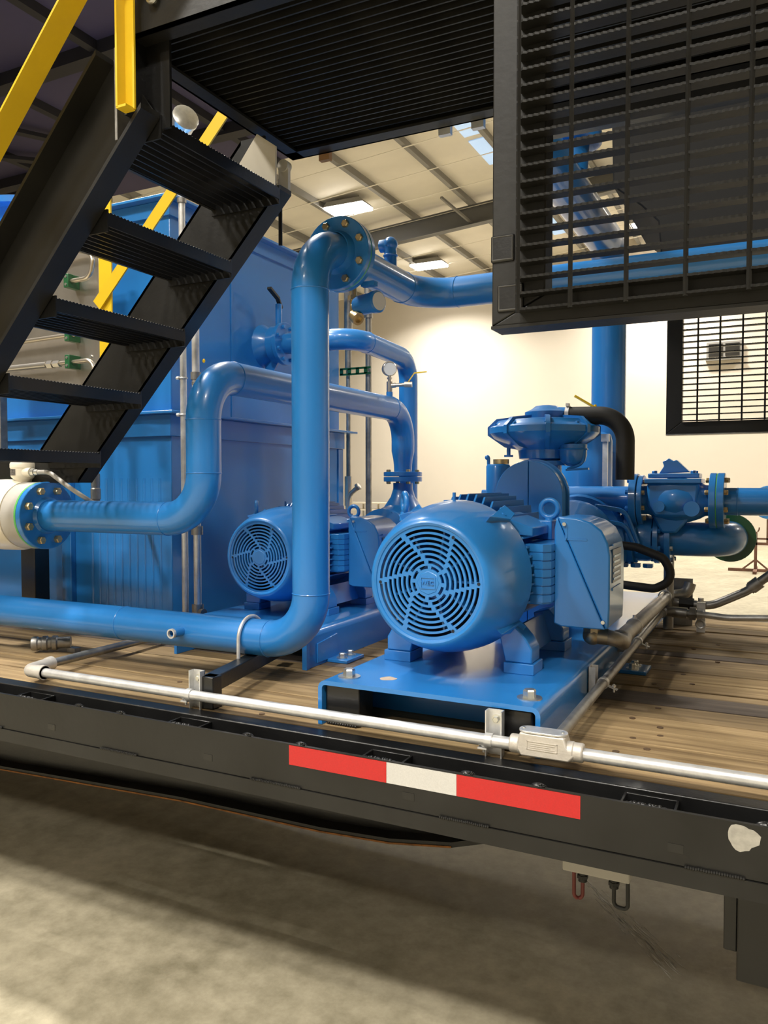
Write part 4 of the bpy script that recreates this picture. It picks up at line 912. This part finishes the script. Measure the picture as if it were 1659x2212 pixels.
# ------------------------------------------------------------------ stairs
zl = lambda x: 2.377 + 1.03 * (x + 1.57)
SH = .33
sta = thing('metal_stairs', 'black steel stairs with serrated grating treads and yellow handrails', 'stairs', (-2.1, .18, 1.6))
def stringer(y, sg):
    X1, X0 = -1.428, -2.645; XL = -2.324
    up_end = [(X1, zl(X1)), (-1.485, 2.60), (-1.485, 2.70), (-1.577, 2.70), (X0, 1.60), (XL, 1.60)]
    o = part('stringer', MB().prism([(x, y, z) for x, z in up_end], (0, .007 * sg, 0)), BLACKD, sta)
    lower = [(X1, zl(X1)), (XL, zl(XL)), (XL, zl(XL) + .014), (X1, zl(X1) + .014)]
    part('lower_flange', MB().prism([(x, y, z) for x, z in lower], (0, .066 * sg, 0)), BLACKD, o)
    ux = -1.577; upper = [(ux, 2.70), (X0, zl(X0) + SH), (X0, zl(X0) + SH - .014), (ux, 2.686)]
    part('upper_flange', MB().prism([(x, y, z) for x, z in upper], (0, .066 * sg, 0)), BLACKD, o)
    return o
stringer(-.090, -1); fs_ = stringer(.450, 1)
for i, (xb, z) in enumerate([(-1.430, 2.530), (-1.617, 2.322), (-1.815, 2.116), (-2.012, 1.914), (-2.21, 1.710), (-2.41, 1.505)]):
    if i == 5: continue
    tr = part('tread', MB().box(xb - .262, xb + .004, -.088, -.083, z - .055, z + .004).box(xb - .262, xb + .004, .443, .448, z - .055, z + .004).box(xb - .262, xb - .25, -.083, .443, z - .036, z + .002).box(xb - .001, xb + .004, -.083, .443, z - .040, z - .006), BLACK, sta)
    b0 = part('bearing_bar', serrated((xb - .003, -.083, z), (xb - .003, .443, z), (0, 0, 1), .034, .005), BLACK, tr)
    for k in range(1, 9): clone(b0, (-.0305 * k, 0, 0))
    r0 = part('cross_rod', MB().bar((xb - .25, -.02, z - .004), (xb - .003, -.02, z - .004), .006, .006), BLACK, tr)
    for k in range(1, 5): clone(r0, (0, .1016 * k, 0))
# lower landing, far side
lw = thing('lower_landing', 'black landing frame at the foot of the stairs above the flow meter', 'platform', (-3.2, .6, 1.6))
part('toe_plate', MB().prism([(-2.56, .53, 1.70), (-2.56, .53, 1.655), (-2.62, .53, 1.600), (-4.6, .53, 1.600), (-4.6, .53, 1.72)], (0, .012, 0)), BLACK, lw)
part('deck_frame', MB().box(-4.6, -2.92, .545, .92, 1.66, 1.70), BLACK, lw)
part('support_post', MB().box(-3.05, -2.96, .78, .86, DZ, 1.66), BLACK, lw, bev=.004)
part('support_post', MB().box(-4.4, -4.3, .78, .86, DZ, 1.66), BLACK, lw, bev=.004)
# platform connection of the stairs
part('landing_post', MB().box(-1.487, -1.400, -.083, -.075, 2.50, 2.73).box(-1.487, -1.479, -.15, -.075, 2.52, 2.73), BLACK, sta)
part('slotted_lug', MB().box(-1.53, -1.522, -.14, -.09, 2.47, 2.70), GALVD, sta)
part('gusset', MB().prism([(-1.500, .430, 2.70), (-1.430, .430, 2.650), (-1.432, .430, 2.528), (-1.585, .430, 2.600)], (0, .008, 0)), WHITE, sta, label='gusset plate at the top of the far stringer, painted pale as if lit')  # white enamel stands in for strong lamp light on the plate
part('white_clip', MB().box(-1.487, -1.45, .53, .545, 2.548, 2.640).cyl((-1.468, .525, 2.63), (-1.468, .55, 2.63), .02, n=16), WHITE, sta)
part('hanger_rod', MB().cyl((-1.527, .60, 2.40), (-1.527, .60, 2.62), .007, n=10).box(-1.555, -1.527, .595, .605, 2.50, 2.513), BLACK, sta)
# handrails (yellow angle iron)
def angle_iron(name, p, q, a, b, w, t=.006, parent=None, m=YELLOW):
    """L section from p to q; legs along unit vectors a and b"""
    p = V(p); q = V(q); a = V(a).normalized(); b = V(b).normalized(); mb = MB()
    mb.prism([p, p + a * w, p + a * w + b * t, p + b * t], q - p); mb.prism([p + b * t, p + b * w, p + b * w + a * t, p + b * t + a * t], q - p)
    return part(name, mb, m, parent)
sdir = V(1, 0, 1.03).normalized(); sper = V(-1.03, 0, 1).normalized()
pA = V(-1.604, -.205, 2.780); n0 = pA + sdir * .55; n1 = pA - sdir * 1.6
angle_iron('handrail', n1 - sper * .032, n0 - sper * .032, sper, (0, -1, 0), .064, parent=sta)
angle_iron('rail_post', (-1.478, -.155, 2.523), (-1.478, -.155, 3.7), (1, 0, 0), (0, -1, 0), .034, parent=sta)
part('rail_post_foot', MB().box(-1.478, -1.446, -.188, -.156, 2.519, 2.525), YELLOW, sta)
f0 = V(-1.44, .505, 3.075); f1 = V(-2.275, .505, 2.255)
part('far_handrail', MB().bar(f1, f0, .006, .046, up=sper), YELLOW, sta)
angle_iron('far_rail_post', (-2.275, .515, 2.03), (-2.275, .515, 2.72), (1, 0, 0), (0, 1, 0), .062, parent=sta)

# ------------------------------------------------------------------ upper platform seen from below
PZ = 2.716
pf = thing('grating_platform', 'black grating platform overhead at the top of the stairs', 'platform', (-.4, .28, PZ))
PX0, PX1, PY0, PY1 = -1.535, .95, -.13, .690
part('front_channel', MB().box(PX0, -.545, PY0, PY0 + .008, PZ, 2.93).box(PX0, -.545, PY0, PY0 + .05, PZ, PZ + .008), BLACKD, pf)
part('front_channel', MB().box(-.545, PX1, -.083, -.078, PZ, 2.93), BLACKD, pf)
part('back_channel', MB().box(PX0, PX1, PY1 - .008, PY1, PZ, 2.83).box(PX0, PX1, PY1 - .055, PY1, PZ, PZ + .008), BLACKD, pf)
part('end_channel', MB().box(PX0, PX0 + .008, PY0, PY1, PZ, 2.83).box(PX0, PX0 + .05, PY0, PY1, PZ, PZ + .008), BLACKD, pf)
bb = part('bearing_bar', MB().box(PX0 + .01, PX1, PY0 + .05, PY0 + .055, PZ + .012, PZ + .05), BLACKD, pf)  # lighter black on these bars stands in for haze
for k in range(1, 24): clone(bb, (0, .0302 * k, 0))
cr = part('cross_rod', MB().box(PX0 + .08, PX0 + .086, -.078, PY1 - .01, PZ + .042, PZ + .048), BLACK, pf)
for k in range(1, 24): clone(cr, (.1016 * k, 0, 0))
for i in range(2): part('joist', MB().box(-.62 + .9 * i, -.56 + .9 * i, -.078, PY1 - .01, PZ + .052, PZ + .11), BLACK, pf)
part('deck_backing', MB().box(PX0 + .01, PX1, -.078, PY1 - .01, PZ + .111, PZ + .117).box(PX0 + .01, -.55, PY0 + .009, -.078, PZ + .111, PZ + .117), BLACK, pf)
part('hook_bolt', MB().torus((-1.402, PY0 - .012, 2.792), (0, 1, 0), .013, .0055, 20, 8).cyl((-1.402, PY0 - .012, 2.80), (-1.402, PY0 - .012, 2.86), .011, n=14).cyl((-1.402, PY0 - .02, 2.79), (-1.402, PY0 + .0, 2.79), .009, n=14), ZINC, pf)
part('support_beam', MB().box(-.68, .9, .74, .80, 2.66, 2.76), BLACK, pf, bev=.003)
for (u_, x) in ((0, -1.41), (1, -.97), (2, -.86)): part('clip', MB().box(x - .02, x + .02, PY1, PY1 + .02, PZ - .02, PZ + .02), GALV if u_ else FIBRE, pf)
# black enclosure beyond the platform on the right
single('control_enclosure', MB().prism([(-.404, 1.36, 2.41), (1.3, 1.36, 2.41), (1.3, 1.36, 3.5), (-.60, 1.36, 3.5), (-.575, 1.36, 2.69), (-.475, 1.36, 2.605), (-.415, 1.36, 2.54)], (0, .8, 0)), ENCL, 'black enclosure hanging behind the raised grating panel', 'enclosure', bev=.006)

# ------------------------------------------------------------------ raised grating panels on both sides of the trailer
def grating_panel(label, sgn, yface, x0, x1, z0, z1, xr0, stile_w, rail_h, zb0, xbar0, squares):
    """sgn -1: bars' serrated edges face -Y; frame stands behind the bars"""
    t = thing('folding_walkway', label, 'walkway panel', ((x0 + x1) / 2, yface, z0), 'raised grating panels on both trailer sides')
    ya = yface + .032; yb = ya + .055; WM = BLACKD
    part('stile', MB().prism([(x0, ya, z0), (x0 + stile_w, ya, z0 + rail_h), (x0 + stile_w, ya, z1), (x0, ya, z1)], (0, yb - ya, 0)), BLACKD, t, bev=.003)
    part('bottom_rail', MB().prism([(x0 + .001, ya, z0), (x1, ya, z0), (x1, ya, z0 + rail_h), (x0 + stile_w + .001, ya, z0 + rail_h)], (0, yb - ya, 0)), BLACKD, t, bev=.003)
    part('bottom_lip', MB().box(x0, x1, ya - .004, yb + .01, z0 - .006, z0), GALVD if not squares else BLACKD, t)
    b = part('bearing_bar', serrated((xbar0, yface, zb0), (x1, yface, zb0), (0, -1, 0), .031, .0048, .0115, .003), BLACKD, t)
    n = int((z1 - zb0) / .0302)
    for k in range(1, n + 1): clone(b, (0, 0, .0302 * k))
    r = part('cross_rod', MB().bar((xr0, yface + .003, zb0 - .006), (xr0, yface + .003, z1), .0062, .0062, up=(1, 1, 0)), BLACKD, t)
    k = 1
    while xr0 + .1016 * k < x1: clone(r, (.1016 * k, 0, 0)); k += 1
    for (xa, xb_, za, zb_) in squares:
        part('square_tube_end', MB().box(xa, xb_, ya - .004, ya + .01, za, zb_), BLACK, t, bev=.0035)
        part('weld_frame', MB().tube([V(x, ya - .0035, z) for x, z in ((xa + .004, za + .004), (xb_ - .004, za + .004), (xb_ - .004, zb_ - .004), (xa + .004, zb_ - .004), (xa + .004, za + .004))], .0018, 6), EDGE, t)
    return t
grating_panel('black serrated grating panel raised close to the camera at the upper right', -1, -.172, -.525, .80, 1.912, 3.05, -.463, .108, .055, 1.935, -.466,
              ((-.527, -.478, 2.037, 2.090), (-.513, -.459, 1.938, 1.992)))
grating_panel('black framed grating panel standing on the far side of the trailer', -1, 2.585, -.537, .85, 1.848, 2.95, -.386, .076, .060, 1.912, -.462, ())

# ================================================================== ODDS AND ENDS NEAR THE STAIRS
sp_ = thing('instrument_panel', 'stainless steel panel with bent sample tubing behind the stairs', 'panel', (-2.8, .76, 2.0))
part('plate', MB().box(-3.3, -2.535, .765, .775, 2.0, 2.62), STEEL, sp_, bev=.001)
for z in (2.435, 2.215, 2.103):
    part('tube_clamp', MB().box(-2.672, -2.645, .705, .765, z - .028, z + .028), GREEN, sp_, bev=.002)
    part('clamp_screw', MB().cyl((-2.658, .702, z + .016), (-2.658, .708, z + .016), .006, n=10).cyl((-2.658, .702, z - .016), (-2.658, .708, z - .016), .006, n=10), ZINC, sp_)
part('tube', MB().tube(fillet([(-2.68, .725, 2.435), (-2.535, .72, 2.435), (-2.515, .72, 2.53), (-2.62, .73, 2.56), (-2.75, .73, 2.55)], .045, 8), .0095, 14), TUBING, sp_)
part('tube', MB().cyl((-3.1, .725, 2.205), (-2.64, .725, 2.215), .0095, n=14), TUBING, sp_)
part('tube', MB().tube(fillet([(-2.80, .725, 2.100), (-2.535, .725, 2.103), (-2.512, .725, 1.96)], .04, 8), .0095, 14), TUBING, sp_)
part('compression_fitting', MB().cyl((-2.79, .725, 2.10), (-2.76, .725, 2.10), .018, n=6).cyl((-2.755, .725, 2.10), (-2.72, .725, 2.10), .015, n=6).cyl((-2.80, .725, 2.10), (-3.05, .725, 2.098), .014, n=14), STEEL, sp_)
part('panel_screw', MB().cyl((-2.585, .760, 2.125), (-2.585, .766, 2.125), .008, n=12), ZINC, sp_)
part('leg', MB().box(-3.2, -3.16, .775, .81, 1.7005, 2.62), GALVD, sp_)
part('leg', MB().box(-2.66, -2.625, .775, .81, 1.7005, 2.62), GALVD, sp_)
ff = thing('cable_fitting', 'grey upright cable fitting under the landing beside the blue pipe', 'fitting', (-2.5, .7, 1.44))
part('barrel', MB().lathe([(.012, 1.42), (.016, 1.43), (.016, 1.53), (.020, 1.535), (.020, 1.575), (.016, 1.58), (.018, 1.59), (.018, 1.635), (.012, 1.64), (.010, 1.665)], (-2.50, .70, 0), (0, 0, 1), 18), GALVD, ff)
part('base_pipe', MB().cyl((-2.50, .70, 1.445), (-2.50, .972, 1.445), .012, n=14), GALVD, ff)
cl = thing('camlock_coupling', 'steel camlock hose coupling lying on the deck under the low pipe', 'coupling', (-2.45, .46, DZ))
a = V(-2.553, .425, .986); d = V(.78, .62, 0).normalized()
part('coupling_body', MB().lathe([(.019, .03), (.019, 0), (.025, 0), (.027, .006), (.027, .02), (.023, .025), (.023, .035), (.028, .04), (.028, .055), (.022, .06), (.022, .07), (.028, .075), (.028, .09), (.022, .095), (.022, .14)], a, d, 28), GALVD, cl)
part('cradle', MB().box(-2.45, -2.41, .50, .53, DZ, .966), GALVD, cl)
vt = thing('sensor_head', 'shiny silver sensor head on a stem above the tank', 'sensor', (-2.73, 1.5, 2.812))
part('stem', MB().cyl((-2.73, 1.5, 2.812), (-2.73, 1.5, 3.37), .018, n=14), GALV, vt)
part('head', MB().lathe([(.02, -.085), (.045, -.07), (.052, -.03), (.060, -.025), (.060, .03), (.066, .032), (.066, .05), (.05, .058), (.0, .06)], (-2.715, 1.5, 3.40), (.75, -.45, .2), 20), ZINC, vt)
bw = thing('tank_hatch', 'round blue flanged hatch on top of the tank at the left edge', 'hatch', (-3.85, 1.55, 2.812))
part('neck', MB().cyl((-3.85, 1.55, 2.812), (-3.85, 1.55, 3.10), .24, n=40), BLUE, bw)
part('lid', MB().lathe([(.24, 3.10), (.31, 3.10), (.31, 3.135), (.29, 3.14), (.05, 3.15)], (-3.85, 1.55, 0), (0, 0, 1), 40), BLUE, bw)
# ================================================================== FAR CORNER OF THE HALL
sd = thing('pipe_stand', 'rusty brown pipe stand on the floor far behind the deck', 'stand', (-.41, 14.1, 0))
part('base', MB().box(-.86, .10, 14.07, 14.13, 0, .05).box(-.44, -.38, 13.6, 14.6, 0, .05), BROWN, sd)
part('post', MB().box(-.435, -.385, 14.08, 14.12, .05, .72).bar((-.41, 14.1, .22), (-.20, 14.1, .04), .03, .03).bar((-.41, 14.1, .22), (-.62, 14.1, .04), .03, .03), BROWN, sd)
part('arm', MB().box(-.41, .9, 14.08, 14.12, .48, .53).box(-.41, -.20, 14.08, 14.12, .58, .61).box(-.24, -.19, 14.08, 14.12, .53, .95).tube([V(-.38, 14.1, .72), V(-.36, 14.1, .76), V(-.355, 14.1, .80)], .012, 8), BROWN, sd)
single('blind_flange', MB().lathe([(.04, 0), (.29, 0), (.30, .01), (.30, .05), (.29, .06), (.03, .06)], (-.2, 14.07, 1.252), (0, 1, 0), 36), BLUE, 'dark blue round disc propped on the brown stand at the right edge', 'flange')
wb = thing('work_bench', 'pale shelf rack with blue base against the far wall', 'shelf', (-11.0, 19.3, 0))
part('blue_base', MB().box(-11.7, -10.2, 19.1, 19.6, 0, .55), BLUE, wb)
part('shelf', MB().box(-11.7, -10.2, 19.1, 19.6, .78, .83), WHITE, wb)
part('shelf', MB().box(-11.7, -10.2, 19.1, 19.6, .98, 1.02), WHITE, wb)
for x in (-11.68, -11.2, -10.7, -10.22): part('upright', MB().box(x - .02, x + .02, 19.3, 19.34, .55, 1.02), WHITE, wb)
# white scuff on the concrete, broken streaks
random.seed(21)
A = V(-.70, 1.51, 0); Bq = V(-.27, 1.02, 0); dd = (Bq - A).normalized(); nn = V(-dd.y, dd.x, 0); sc = MB()
for i in range(70):
    tt = random.random() ** .8; c = A + (Bq - A) * tt + nn * random.gauss(0, .012 + .01 * tt); L = random.uniform(.015, .06); w = random.uniform(.001, .0035)
    e = (dd + nn * random.uniform(-.15, .15)).normalized(); f = V(-e.y, e.x, 0)
    sc.prism([c - e * L, c - f * w, c + e * L, c + f * w], (0, 0, .0006))
part('floor_scuff', sc, mat('white_scuff', (.62, .60, .54), .8, 0), floor, kind='stuff')
